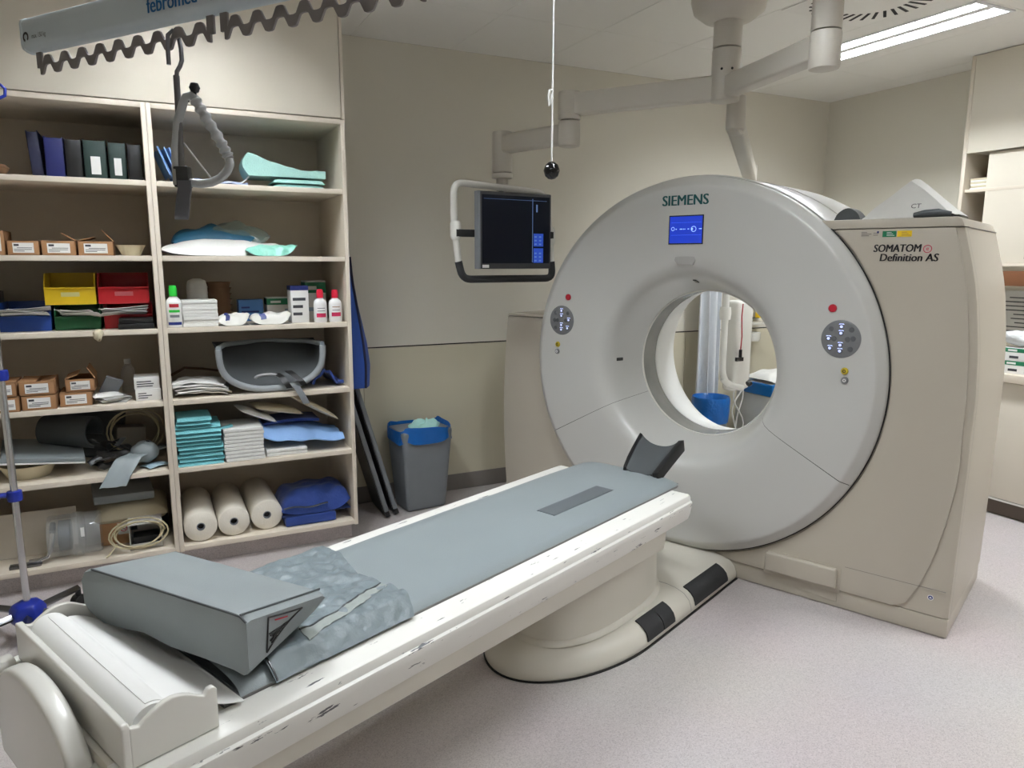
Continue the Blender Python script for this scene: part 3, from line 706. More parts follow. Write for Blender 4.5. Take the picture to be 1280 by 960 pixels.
# --- dark files on the top shelf
def file_box(x0, x1, h, m, label, lab=False, y0=4.03, lean=0.0):
    w = x1 - x0
    t = thing('magazine_file', label, 'file', ((x0 + x1) / 2, y0 + .12, S1 + EPS + abs(lean) * w * .5), 0, 'dark files on the top shelf')
    M = Matrix.Rotation(lean, 4, 'Y')
    mb = MB()
    mb.box(-w / 2, w / 2, -.12, .13, 0, .004, M).box(-w / 2, -w / 2 + .004, -.12, .13, 0, h, M).box(w / 2 - .004, w / 2, -.12, .13, 0, h, M).box(-w / 2, w / 2, .126, .13, 0, h, M).box(-w / 2, w / 2, -.12, -.116, 0, h * .97, M)
    mb.build('case', m, t, bevel=.001)
    if lab:
        s = MB().box(-w * .2, w * .22, -.1215, -.12, h * .14, h * .58).build('label_sticker', M_LABEL, t)
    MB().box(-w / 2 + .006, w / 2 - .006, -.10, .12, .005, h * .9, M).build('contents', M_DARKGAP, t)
file_box(-.432, -.386, .205, M_DKBLUE, 'tall navy folder at the left end of the top shelf files', lean=-.06)
file_box(-.378, -.302, .185, mat('royal_board', (10, 20, 84), .5), 'royal blue file box between the navy folder and a black file')
file_box(-.298, -.230, .182, M_BLACK, 'black file box between the blue file and the first labelled green file')
file_box(-.224, -.130, .184, M_DKGREEN, 'wide dark green file with white label on the top shelf', True)
file_box(-.122, -.048, .180, M_DKGREEN, 'narrow dark green file with white label near the shelf divider', True)
file_box(-.042, .020, .176, M_BLACK, 'black file box against the shelf divider on the top shelf')
MB().lathe([(0, .0), (.05, 0), (.075, .04), (.06, .055), (0, .058)], 24).build('brown_pouch', M_BROWND, None, loc=(-.60, 4.1, S1 + EPS), label='small dark brown lump at the left edge of the top shelf', cat='pouch')

# --- brown cartons with white labels
def carton(x0, x1, y0, z, h, label, group, depth=.20, flap=None, rz=0.0):
    w = x1 - x0
    t = thing('carton', label, 'carton', ((x0 + x1) / 2, y0 + depth / 2, z + EPS), rz, group)
    mb = MB(); a = .003; d = depth / 2
    mb.box(-w / 2, w / 2, -d, d, 0, a).box(-w / 2, w / 2, -d, -d + a, 0, h).box(-w / 2, w / 2, d - a, d, 0, h).box(-w / 2, -w / 2 + a, -d, d, 0, h).box(w / 2 - a, w / 2, -d, d, 0, h)
    if not flap: mb.box(-w / 2, w / 2, -d, d, h - a, h)
    mb.build('body', M_BROWN, t, bevel=.0006)
    if flap:
        MB().box(0, w * .48, -d, d, 0, .003, T(-w / 2, 0, h, 0, -flap[0], 0)).build('flap', M_BROWN, t)
        MB().box(-w * .48, 0, -d, d, 0, .003, T(w / 2, 0, h, 0, flap[1], 0)).build('flap', M_BROWN, t)
        MB().box(-w / 2 + .004, w / 2 - .004, -d + .004, d - .004, .004, h * .6).build('contents', M_BROWND, t)
    lw = w * .66; s = MB().box(-lw / 2, lw / 2, -d - .0012, -d, h * .16, h * .84).build('label_sticker', M_LABEL, t)
    pr = MB()
    pr.box(-lw * .44, -lw * .2, -d - .0018, -d - .0012, h * .62, h * .76)
    for q, (k0, k1) in enumerate(((.44, -.05), (.44, -.4), (.3, -.42))):
        pr.box(-lw * k0, -lw * k1, -d - .0018, -d - .0012, h * (.26 + .11 * q), h * (.30 + .11 * q))
    pr.build('label_print', M_PRINT, s)
    return t
g2 = 'brown cartons on the second shelf'
carton(-.655, -.568, 4.04, S2, .11, 'tall brown carton at the left frame edge, second shelf down', g2)
carton(-.560, -.436, 4.03, S2, .066, 'closed low brown carton left of the open-flapped ones, second shelf down', g2)
carton(-.428, -.290, 4.03, S2, .066, 'brown carton with one flap up, second shelf down beside the closed carton', g2, flap=(-.08, .55))
carton(-.282, -.134, 4.03, S2, .066, 'brown carton with bent-up flap beside the beige bowl', g2, flap=(.25, .85))
MB().lathe([(.032, .0), (.04, .001), (.062, .046), (.066, .050), (.0635, .049), (.0385, .006), (0, .005)], 36).build('paper_bowl', M_CREAM, None, loc=(-.06, 4.06, S2 + EPS), label='beige cardboard bowl beside the shelf divider', cat='bowl')
g4 = 'brown cartons on the fourth shelf'
carton(-.660, -.566, 3.93, S4, .069, 'lower brown carton cut by the left frame edge, fourth shelf down', g4)
carton(-.560, -.422, 3.94, S4, .068, 'lower middle brown carton of the stacked cartons, fourth shelf down', g4)
carton(-.412, -.278, 3.97, S4, .066, 'lower right brown carton under the one with raised flap', g4)
carton(-.668, -.574, 3.935, S4 + .070, .066, 'upper brown carton cut by the left frame edge, fourth shelf down', g4)
carton(-.565, -.425, 3.945, S4 + .069, .064, 'upper middle brown carton with slumped lid, fourth shelf down', g4, flap=(-.06, -.25))
carton(-.385, -.262, 3.985, S4 + .067, .060, 'upper carton with a tall raised flap, fourth shelf down', g4, flap=(.35, 1.05))
# --- open-fronted stacking bins
def bin_(x0, x1, y0, z, h, m, label, depth=.26, group='coloured open-front storage bins', strip=None):
    w = x1 - x0
    t = thing('storage_bin', label, 'bin', ((x0 + x1) / 2, y0 + depth / 2, z + EPS), 0, group)
    d = depth / 2; a = .004
    side = [(-d + .012, 0), (d, 0), (d, h), (-d + .05, h), (-d, h * .62), (-d, h * .45)]
    sm = Matrix(((0, 0, 1, 0), (1, 0, 0, 0), (0, 1, 0, 0), (0, 0, 0, 1)))
    mb = MB().prism(side, -w / 2, -w / 2 + a, sm).prism(side, w / 2 - a, w / 2, sm)
    mb.box(-w / 2, w / 2, -d + .012, d, 0, a).box(-w / 2, w / 2, d - a, d, 0, h)
    mb.build('shell', m, t, bevel=.0008)
    MB().xz([(-w / 2, 0), (w / 2, 0), (w / 2, h * .55), (-w / 2, h * .55)], -d, -d + .004).build('front_wall', m, t, bevel=.001)
    MB().box(-w / 2, w / 2, -d - .010, -d, h * .51, h * .56).build('rim', m, t, bevel=.002)
    if strip: MB().box(-w * .18, w * .18, -d - .0016, -d, h * .26, h * .40).build('label_strip', strip, t)
    MB().box(-w / 2 + .006, w / 2 - .006, -d + .02, d - .006, .005, h * .4).build('contents', mat('bin_contents', (120, 110, 96), .8, var=.3, scale=40), t)
    return t
bin_(-.620, -.418, 4.02, S3, .130, M_BLUE, 'blue open storage bin full of papers, third shelf down')
bin_(-.404, -.214, 4.02, S3, .118, M_GREEN, 'green open storage bin underneath the yellow bin')
bin_(-.200, .012, 4.03, S3, .118, M_RED, 'lower red storage bin behind the flat black case')
bin_(-.436, -.226, 4.03, S3 + .119, .146, M_YELLOW, 'yellow open storage bin stacked on the green bin', strip=mat('faded_yellow', (206, 196, 130), .6))
bin_(-.216, .004, 4.03, S3 + .119, .146, M_RED, 'upper red storage bin stacked beside the yellow bin', strip=mat('faded_red', (190, 96, 100), .6))
bin_(-.848, -.634, 4.05, S3, .18, M_BLACK, 'black storage bin at the left frame edge, third shelf down')
def sheets(name, label, cat, loc, w, d, n, rz, m=M_PAPER, tilt=0.0, group='loose white papers'):
    t = thing(name, label, cat, loc, rz, group)
    for i in range(n):
        r = random.uniform(-.25, .25)
        MB().grid(lambda u, v: ((u - .5) * w, (v - .5) * d, .006 * math.sin(u * 3 + i) + .004 * math.sin(v * 4)), 6, 4, T(random.uniform(-.02, .02), random.uniform(-.012, .012), .004 + i * .007, tilt, 0, r), thick=.0015).build('sheet', m, t, smooth=60)
    return t
sheets('paper_slips', 'white paper slips sticking out of the blue bin', 'papers', (-.51, 3.995, S3 + .074), .17, .10, 5, .1, tilt=-.2)
sheets('paper_slips', 'white paper slips lying across the green bin', 'papers', (-.30, 3.99, S3 + .066), .15, .09, 4, -.1, tilt=-.25)
sheets('paper_slips', 'folded white leaflets wedged under the upper red bin', 'papers', (-.10, 3.99, S3 + .070), .19, .08, 5, .06, tilt=-.2)
bc = thing('black_case', 'flat black plastic case in front of the lower red bin', 'case', (-.062, 3.985, S3 + EPS))
MB().box(-.078, .078, -.045, .045, 0, .026).build('tray', M_BLACK, bc, bevel=.004); MB().box(-.074, .074, -.043, .043, .028, .052).build('lid', M_BLACK, bc, bevel=.005)
def lump(u, v):
    a = 2 * PI * u; b = PI * (v - .5); r = .020 * (1 + .35 * nz(math.cos(a) * 2, math.sin(a) * 2, v * 4))
    return (r * math.cos(b) * math.cos(a), r * .8 * math.cos(b) * math.sin(a), r * 1.3 * math.sin(b))
MB().grid(lump, 20, 12).build('rubber_scrap', M_CREAM, None, loc=(-.225, 3.913, S3 - .018), label='crumpled cream scrap hanging over the third shelf edge', cat='scrap', smooth=60)
# --- fourth shelf small things
t = thing('plastic_pouches', 'clear plastic pouches piled beside the brown cartons', 'pouches', (-.20, 4.03, S4 + EPS))
for i in range(4):
    MB().grid(lambda u, v: ((u - .5) * .13, (v - .5) * .09, .010 * math.sin(PI * u) * math.sin(PI * v) + .004 * nz(u * 5, v * 5, i)), 10, 8, T(random.uniform(-.025, .025), random.uniform(-.02, .02), .004 + .011 * i, .1, 0, random.uniform(-.6, .6)), thick=.003).build('pouch', M_PAPER if i % 2 else mat('pouch_grey', (168, 168, 164), .3), t, smooth=70)
MB().box(-.04, .04, -.008, .008, 0, .10, T(-.02, .06, .03, .5, .4, .2)).build('grey_sleeve', M_BINGREY, t, bevel=.004)
t = thing('clear_bottle', 'clear plastic bottle standing behind the white boxes', 'bottle', (-.125, 4.30, S4 + EPS))
MB().lathe([(0, 0), (.034, 0), (.036, .01), (.036, .10), (.028, .13), (.014, .145), (.014, .165)], 24).build('bottle_body', M_CLEAR, t); MB().lathe([(.016, .15), (.016, .175), (0, .177)], 18).build('cap', M_LABEL, t)
def white_pack(x0, x1, y0, z, h, label, m=M_LABEL, d=.14, rz=0, stripes=M_PRINT, name='supply_box', group=None, cat='box'):
    w = x1 - x0; t = thing(name, label, cat, ((x0 + x1) / 2, y0 + d / 2, z + EPS), rz, group)
    MB().box(-w / 2, w / 2, -d / 2, d / 2, 0, h).build('body', m, t, bevel=.0012)
    if stripes:
        mb = MB()
        for q in range(3): mb.box(-w * .40, w * random.uniform(-.1, .38), -d / 2 - .0008, -d / 2, h * (.2 + .2 * q), h * (.28 + .2 * q))
        mb.build('print', stripes, t)
    return t
white_pack(-.092, .022, 3.985, S4, .056, 'lower white supply box beside the divider, fourth shelf down')
white_pack(-.095, .018, 3.99, S4 + .057, .058, 'upper white supply box beside the divider, fourth shelf down')
# --- fifth shelf: pads and straps
t = thing('flat_pad', 'flat grey board pad sticking out over the fifth shelf', 'pad', (-.52, 4.14, S5 + .115))
MB().box(-.17, .17, -.17, .16, -.012, .012, T(0, 0, 0, .08, .12, .12)).build('board', M_GREYPAD, t, bevel=.006); MB().box(-.172, .172, -.172, .162, -.019, -.012, T(0, 0, 0, .08, .12, .12)).build('backing', M_LABEL, t)
t = thing('white_basin', 'shallow white basin underneath the flat grey pad', 'basin', (-.585, 4.12, S5 + EPS))
MB().lathe([(0, 0), (.09, 0), (.12, .06), (.125, .066), (.116, .06), (.086, .006), (0, .006)], 36).build('bowl', M_CREAM, t)
def curl(u, v, w=.17, r=.05, turn=1.4, L=.1):
    a = -.5 + turn * PI * u
    return (r * (1 + .35 * u) * math.cos(a), (v - .5) * w, r * (1 + .35 * u) * math.sin(a))
t = thing('rolled_pad', 'rolled dark grey foam pad on the fifth shelf', 'pad', (-.40, 4.20, S5 + .19))
MB().grid(lambda u, v: curl(u, v, .26, .055, 1.6), 24, 6, Matrix.Rotation(1.0, 4, 'Z'), thick=.012).build('foam', M_DARKPAD, t, smooth=60)
t = thing('pad_slope', 'dark grey foam slab leaning behind the rolled pad', 'pad', (-.36, 4.36, S5 + .005))
MB().box(-.17, .17, -.02, .02, 0, .25, T(0, 0, 0, -.25, .15, 0)).build('slab', M_DARKPAD, t, bevel=.01)
t = thing('strap_bundle', 'tangled black straps piled on the fifth shelf', 'straps', (-.22, 4.10, S5 + .008))
for i in range(7):
    a = random.uniform(0, 6.28); p = []
    for k in range(10): p.append((.10 * math.cos(a + k * .55) * (.4 + .07 * k), .07 * math.sin(a + k * .5 + i), .014 + .018 * i + .02 * math.sin(k * .9 + i)))
    MB().tube(p, .016, 8, flat=.22).build('strap', M_BLACK if i % 3 else M_DARKPAD, t, smooth=60)
t = thing('hanging_flap', 'grey cloth pad with one tongue hanging over the fifth shelf edge', 'pad', (-.12, 4.0, S5 + .02))
def tongue(u, v):
    q = v; x = -.20 * q + .10 + (u - .5) * .115; y = .09 - .20 * q; z = .062 - .02 * q - .35 * max(0, q - .62) ** 1.2
    return (x, y, z + .006 * nz(u * 4, v * 5))
MB().grid(tongue, 10, 22, thick=.006).build('tongue', M_GREYPAD, t, smooth=60)
MB().grid(lambda u, v: (.045 + .075 * math.cos(2 * PI * u) * math.sin(PI * v) * .9, .05 + .06 * math.sin(2 * PI * u) * math.sin(PI * v), .055 - .055 * math.cos(PI * v) * (1 + .2 * nz(u * 6, v * 6))), 20, 14).build('cuff', M_GREYPAD, t, smooth=60)
sheets('blue_leaflet', 'pale blue leaflet under the grey cloth pad', 'papers', (-.03, 4.02, S5 + .004), .11, .10, 1, .3, mat('pale_blue_paper', (170, 196, 208), .6), group=None)
def coil(t, cx, cz, y, rx, rz_, turns, name, r=.0045, m=M_CABLE, seed=0, flat=.25):
    p = []
    for i in range(turns * 22):
        a = 2 * PI * i / 22; k = 1 + .14 * math.sin(i * .21 + seed)
        p.append((cx + rx * k * math.cos(a), y + flat * rx * math.sin(a * 1.0 + .7) + .012 * math.sin(i * .37 + seed), cz + rz_ * k * math.sin(a)))
    return MB().tube(p, r, 7).build(name, m, t, smooth=70)
t = thing('cable_coil', 'coil of beige cable at the back of the fifth shelf', 'cable', (-.13, 4.25, S5 + EPS))
coil(t, .02, .145, 0, .12, .105, 3, 'cable', seed=1)
MB().box(-.08, .06, .03, .13, 0, .16, T(0, 0, 0, 0, .1, .2)).build('cable_box', mat('grey_box', (150, 146, 136), .5), t, bevel=.006)
# --- bottom shelf, left bay
t = thing('cardboard_sheet', 'pale cardboard panel standing at the left of the bottom shelf', 'panel', (-.61, 4.13, S6 + EPS))
MB().box(-.19, .20, -.006, .006, 0, .22, T(0, 0, 0, -.12, 0, 0)).build('board', mat('pale_board', (206, 198, 184), .7), t, bevel=.002)
t = thing('clear_canister', 'clear plastic canister lying on the bottom shelf', 'canister', (-.41, 4.06, S6 + EPS))
RX = T(0, 0, .105, 0, PI / 2, 0)
MB().lathe([(.0, -.115), (.10, -.115), (.103, -.108), (.103, .0), (.088, .004), (.088, .02), (.103, .024), (.103, .10), (.098, .112), (0, .114)], 36, M=RX).build('canister_body', M_CLEAR, t)
MB().lathe([(.104, -.012), (.108, -.006), (.108, .03), (.104, .034)], 36, M=RX).build('collar', M_CLEAR, t)
MB().lathe([(.0, -.07), (.075, -.07), (.075, -.02), (0, -.02)], 30, M=RX).build('dark_insert', M_DARKPAD, t)
MB().box(.03, .045, -.107, -.103, .12, .165).build('label_strip', M_LABEL, t)
t = thing('metal_clamp', 'bent metal clamp bracket at the front of the bottom shelf', 'clamp', (-.585, 3.99, S6 + EPS))
MB().tube([(.085, .02, .165), (.083, .01, .13), (.07, 0, .06), (.055, -.005, .03), (.02, -.01, .022), (-.02, -.01, .022)], .011, 10).build('arm', M_CHROME, t, smooth=60)
MB().box(-.10, .03, -.03, .01, 0, .016).build('jaw', M_STEEL, t, bevel=.002); MB().cyl((.085, .0, .15), (.085, .04, .18), .014, n=14).build('knob', M_BLACK, t)
t = thing('small_sign_box', 'small brown box with a red prohibition label on the bottom shelf', 'box', (-.235, 4.16, S6 + EPS))
MB().box(-.075, .065, -.05, .06, 0, .115).build('body', M_BROWN, t, bevel=.001); MB().box(.005, .06, -.0512, -.05, .05, .11).build('label', M_LABEL, t)
MB().lathe([(.012, 0), (.017, 0)], 24, M=T(.033, -.0518, .08) @ FACE).build('prohibition_ring', M_REDBTN, t); MB().box(-.013, .013, -.0522, -.0515, -.002, .002, T(.033, 0, .08, 0, .78, 0)).build('prohibition_bar', M_REDBTN, t)
t = thing('cream_pillow', 'cream vinyl pillow squeezed onto the bottom shelf', 'pillow', (-.16, 4.28, S6 + .135))
def pil(w, d, h, u, v):
    x = 2 * u - 1; y = 2 * v - 1; e = (1 - abs(x) ** 3) ** .5 * (1 - abs(y) ** 3) ** .5
    return x * w, y * d, h * e
MB().grid(lambda u, v: pil(.17, .18, .075, u, v), 20, 20).grid(lambda u, v: tuple(Vector(pil(.17, .18, -.06, u, v))), 20, 20).build('pillow', M_CREAM, t, smooth=70)
MB().box(-.02, .02, -.19, -.17, .0, .05, T(0, 0, .02, .5, 0, 0)).build('velcro_tab', M_DARKPAD, t)
t = thing('dark_cushion', 'dark grey cushion tucked under the cream pillow', 'cushion', (-.15, 4.30, S6 + .05))
MB().grid(lambda u, v: pil(.16, .18, .03, u, v), 14, 14).grid(lambda u, v: pil(.16, .18, -.04, u, v), 14, 14).build('cushion', M_DARKPAD, t, smooth=70)
t = thing('grey_block_pad', 'flat grey foam pad lying on top of the cream pillow', 'pad', (-.19, 4.26, S6 + .225))
MB().box(-.15, .13, -.14, .14, 0, .045, T(0, 0, 0, .06, .03, .1)).build('pad', M_GREYFOAM, t, bevel=.01)
t = thing('open_box', 'small open grey box with dark contents behind the cable coil', 'box', (-.10, 4.05, S6 + EPS))
mb = MB().box(-.075, .075, -.07, .07, 0, .004).box(-.075, .075, .066, .07, 0, .13).box(-.075, -.071, -.07, .07, 0, .13).box(.071, .075, -.07, .07, 0, .13).box(-.075, .075, -.07, -.066, 0, .03)
mb.build('case', mat('light_grey_box', (190, 188, 180), .5), t, bevel=.001); MB().box(-.06, .06, -.05, .05, .005, .06).build('contents', M_BLACK, t, bevel=.012); MB().box(-.08, .078, -.075, .07, .131, .136, T(0, 0, 0, 0, 0, 0)).build('lid', M_LABEL, t)
t = thing('cable_loop', 'loose coil of beige cable at the front of the bottom shelf', 'cable', (-.13, 3.965, S6 + .006))
coil(t, 0, .085, 0, .118, .070, 4, 'cable', r=.004, seed=3, flat=.12)
MB().tube([(-.10, -.02, .05), (-.135, -.04, .01), (-.15, -.045, -.002)], .004, 7).build('cable_end', M_CABLE, t)

# ================================================================== right bay
# top shelf
t = thing('aqua_towels', 'folded aqua paper towel draped over its stack, top shelf', 'towel', (.70, 4.10, S1 + .052))
def tow(u, v):
    x = -.20 + .385 * u; y = -.11 + .24 * v
    z = .040 + .075 * max(0, 1 - u * 1.5) ** 1.2 + .006 * nz(u * 6, v * 4) - (.03 * max(0, v - .8) * 5 * 0)
    return (x, y, z)
MB().grid(tow, 24, 10, thick=.0).grid(lambda u, v: (-.20 + .385 * u + .03 * math.sin(PI * v) * (-1 if u < .1 else 0), -.11, .003 + v * (tow(u, 0)[2] - .003)), 24, 6).grid(lambda u, v: (-.20 - .02 * math.sin(PI * v), -.11 + .24 * u, .003 + v * (tow(0, u)[2] - .003)), 8, 6).grid(lambda u, v: (.185, -.11 + .24 * u, .003 + v * (tow(1, u)[2] - .003)), 8, 4).grid(lambda u, v: (-.20 + .385 * u, .13, .003 + v * (tow(u, 1)[2] - .003)), 24, 3).grid(lambda u, v: (-.20 + .385 * u, -.11 + .24 * v, .003), 4, 3).build('towel', M_AQUA, t, smooth=60)
for k in range(2):
    MB().grid(lambda u, v: ((u - .5) * .27, (v - .5) * .23, .022 * (1 - abs(2 * u - 1) ** 8) ** .5 * (1 - abs(2 * v - 1) ** 8) ** .5), 16, 12).grid(lambda u, v: ((u - .5) * .27, (v - .5) * .23, 0), 4, 4).build('folded_towel', M_AQUA, None, loc=(.75, 4.10, S1 + .001 + .025 * k), label='flat aqua paper towel in the stack under the draped one', cat='towel', group='flat aqua towels on the top shelf', smooth=60)
t = thing('folded_gown', 'folded pale blue gown against the divider on the top shelf', 'gown', (.12, 4.18, S1 + EPS))
for i in range(3):
    MB().grid(lambda u, v: ((-.035 + .022 * i) + .05 * v + .012 * math.sin(u * 5 + i), (u - .5) * .30, .17 * (1 - v * (.75 + .08 * i)) + .006 * nz(u * 5, v * 4, i)), 12, 10, thick=.006).build('fold', M_SKYCLOTH, t, smooth=70)
t = thing('blue_sheet', 'flat pale blue sheet lying on the top shelf beside the towels', 'sheet', (.36, 4.12, S1 + EPS))
MB().grid(lambda u, v: ((u - .5) * .26, (v - .5) * .30, .012 + .008 * nz(u * 5, v * 5) + .01 * (1 - u)), 16, 12, thick=.010).build('cloth', mat('pale_lilac_cloth', (176, 188, 220), .75, bump=.2, bscale=60), t, smooth=70)
t = thing('white_cloth', 'white cloth corner poking out beside the aqua towels', 'cloth', (.468, 4.05, S1 + EPS))
MB().grid(lambda u, v: (-.05 + .085 * u, (v - .5) * .08 * (1 - .6 * u), .008 + .045 * u ** 2), 8, 6, thick=.006).build('cloth', M_WHITE, t, smooth=70)
# second shelf
t = thing('padded_bag', 'large clear bag of blue and white pads on the second shelf', 'bag', (.36, 4.16, S2 + .002))
def bagp(w, d, h, u, v, seed, sharp=2.2):
    x = 2 * u - 1; y = 2 * v - 1; e = max(0, (1 - abs(x) ** sharp)) ** .6 * max(0, (1 - abs(y) ** sharp)) ** .6
    return Vector((x * w + .012 * nz(v * 5, seed), y * d + .012 * nz(u * 5, seed + 2), h * e * (1 + .22 * nz(u * 5, v * 5, seed)) + .055 * abs(x) ** 4 * (1 if x > 0 else .5)))
MB().grid(lambda u, v: bagp(.29, .16, .085, u, v, 1), 32, 18).grid(lambda u, v: Vector((bagp(.29, .16, .085, u, v, 1).x, bagp(.29, .16, .085, u, v, 1).y, .045 * abs(2 * u - 1) ** 4 * (1 if u > .5 else .5) - .0)), 32, 18).build('white_pad', M_WHITE, t, smooth=70)
MB().grid(lambda u, v: Vector((-.035, .05, .04)) + bagp(.20, .12, .115, u, v, 5), 26, 16).build('blue_pad', mat('petrol_pad', (36, 96, 126), .5, var=.15, scale=12, bump=.3, bscale=40), t, smooth=70)
MB().grid(lambda u, v: Vector((.06, .06, .05)) + bagp(.19, .11, .125, u, v, 9), 26, 16).build('bag_film', mat('bag_film', (150, 176, 170), .2, trans=.3, alpha=.55, bump=.4, bscale=30), t, smooth=70)
t = thing('mint_packet', 'mint green plastic packet in front of the padded bag', 'packet', (.585, 3.99, S2 + .002))
MB().grid(lambda u, v: bagp(.125, .05, .058, u, v, 13), 26, 14).grid(lambda u, v: Vector((.25 * (u - .5), .10 * (v - .5), .0)), 3, 3).build('packet', mat('mint_film', (140, 210, 190), .3, var=.1, scale=30, bump=.4, bscale=50), t, smooth=70)
# third shelf
def bottle(x, y, capm, label, prints, h=.205, r=.034, group=None):
    t = thing('bottle', label, 'bottle', (x, y, S3 + EPS), 0, group)
    O = Matrix.Diagonal((1, .72, 1, 1))
    MB().lathe([(0, 0), (r * .9, 0), (r, .006), (r, h * .56), (r * .9, h * .64), (r * .45, h * .73), (r * .42, h * .76)], 32, M=O).build('bottle_body', M_BOTTLE, t, smooth=60)
    MB().lathe([(r * .5, h * .74), (r * .52, h * .90), (r * .42, h * .99), (0, h)], 24).build('cap', capm, t, bevel=.0)
    for z0, z1, w, m in prints:
        mb = MB(); a0 = -PI / 2 - w; a1 = -PI / 2 + w
        mb.lathe([(r + .0008, h * z0), (r + .0008, h * z1)], 10, a0, a1, O); mb.build('label', m, t)
    return t
bottle(.109, 3.975, M_GREENCAP, 'white bottle with bright green cap beside the divider', [(.06, .13, .9, M_NAVYP), (.36, .42, .7, M_GREENCAP), (.24, .30, .6, M_BINGREY), (.48, .56, .6, M_REDBTN)], .207, .037)
bottle(.823, 3.965, M_REDCAP, 'left one of the two red-capped white bottles', [(.16, .28, .75, M_PINK), (.34, .36, .6, M_BINGREY), (.42, .44, .6, M_BINGREY)], .178, .035, 'red-capped bottles')
bottle(.903, 3.965, M_REDCAP, 'right one of the two red-capped white bottles', [(.18, .30, .75, M_PINK), (.36, .38, .6, M_BINGREY), (.46, .48, .6, M_BROWN)], .175, .035, 'red-capped bottles')
for k in range(8):
    MB().box(-.0815, .0815, -.08, .08, 0, .0162).build('napkin_pack', M_WHITE, None, bevel=.003, loc=(.228 + random.uniform(-.002, .002), 4.03 + random.uniform(-.003, .003), S3 + .001 + .0165 * k), label='folded white napkin in the stack beside the green-capped bottle', cat='napkin', group='stack of white napkins', smooth=50)
t = thing('wrapped_roll', 'small wrapped white roll standing behind the napkins', 'roll', (.235, 4.25, S3 + EPS))
MB().lathe([(0, .02), (.045, .02), (.052, .05), (.052, .19), (.045, .22), (.02, .232), (0, .233)], 28).build('roll', M_WHITE, t, smooth=60)
MB().lathe([(.0, 0), (.047, 0), (.047, .02), (0, .02)], 20).build('base', M_WHITE, t)
t = thing('paper_bowls', 'brown ribbed paper bowl stack behind the napkins', 'bowls', (.345, 4.27, S3 + EPS))
for i in range(6): MB().lathe([(.045, .0), (.062, .055), (.066, .058), (.06, .052), (.043, .003)], 28, M=T(0, 0, .031 * i)).build('bowl', M_BROWND, t)
def glove_box(x0, x1, y0, h, label, z=S3, d=.10, face=M_LABEL, band=M_GLOVEG, rz=0.0, group='green and white glove cartons'):
    t = thing('glove_box', label, 'box', ((x0 + x1) / 2, y0 + d / 2, z + EPS), rz, group); w = x1 - x0
    MB().box(-w / 2, w / 2, -d / 2, d / 2, 0, h).build('body', face, t, bevel=.001)
    MB().box(-w / 2 - .0004, w / 2 + .0004, -d / 2 - .0008, d / 2 + .0004, h * .68, h * .96).build('band', band, t)
    mb = MB().box(-w * .36, w * .05, -d / 2 - .0014, -d / 2 - .0008, h * .76, h * .86); mb.build('brand_print', M_LABEL, t)
    MB().box(-w * .4, w * .1, -d / 2 - .0006, -d / 2, h * .2, h * .3).box(w * .2, w * .42, -d / 2 - .0006, -d / 2, h * .2, h * .5).build('print', mat('pale_print', (150, 170, 190), .6), t)
    return t
white_pack(.437, .565, 4.22, S3, .115, 'mid blue carton behind the white packets', M_BLUEBOX, .1, stripes=M_NAVYP)
glove_box(.585, .720, 4.22, .125, 'wide green banded glove carton behind the second white packet')
glove_box(.722, .80, 4.22, .125, 'narrow green banded carton beside the tall navy-topped carton', group='green and white glove cartons')
t = white_pack(.676, .768, 3.99, S3, .195, 'tall white carton with a navy top edge beside the red-capped bottles', M_LABEL, .11, stripes=M_PRINT)
MB().box(-.0465, .0465, -.0558, .0558, .172, .1955).build('navy_band', M_NAVYP, t)
glove_box(.80, .915, 4.24, .215, 'tall green carton behind the red-capped bottles', d=.12)
def packet(x, y, w, label, z=S3):
    t = thing('wipes_packet', label, 'packet', (x, y, z + EPS), 0, 'white wipes packets')
    MB().grid(lambda u, v: bagp(w / 2, .055, .058, u, v, x * 9, 3), 24, 14).grid(lambda u, v: Vector((w * (u - .5), .11 * (v - .5), 0)), 3, 3).build('packet', M_GLOSSW, t, smooth=70)
    MB().grid(lambda u, v: bagp(w / 2, .055, .0595, .22 + .14 * u, .05 + .5 * v, x * 9, 3), 6, 8).build('blue_print', M_NAVYP, t, smooth=70)
packet(.383, 3.995, .15, 'white soft packet with blue print nearest the napkins')
packet(.565, 3.995, .20, 'longer white soft packet beside the tall carton')
# fourth shelf
t = thing('paper_pile', 'flattened white paper bags piled on the fourth shelf', 'papers', (.205, 4.08, S4 + .004))
for i in range(5):
    MB().grid(lambda u, v: ((u - .5) * .25, (v - .5) * .22, .012 * math.sin(PI * u) + .008 * nz(u * 4, v * 4, i)), 14, 10, T(random.uniform(-.01, .02), random.uniform(-.02, .02), .010 + .013 * i, 0, .04, random.uniform(-.2, .2)), thick=.006).build('paper_bag', M_PAPER, t, smooth=60)
MB().grid(lambda u, v: ((u - .5) * .11, (v - .5) * .16, .012 + .004 * math.sin(u * 4)), 8, 8, T(.105, -.01, .012, 0, .15, -.15), thick=.007).build('paper_bag', M_CREAM, t, smooth=60)
t = thing('dark_strap', 'dark strap lying behind the white paper bags', 'strap', (.20, 4.33, S4 + .03))
MB().tube([(-.12, 0, .04), (-.05, .02, .075), (.04, .01, .065), (.12, 0, .05)], .02, 8, flat=.3).build('strap', M_BROWND, t)
t = thing('positioning_shell', 'grey moulded positioning shell with black straps on the fourth shelf', 'shell', (.56, 4.05, S4 + .004))
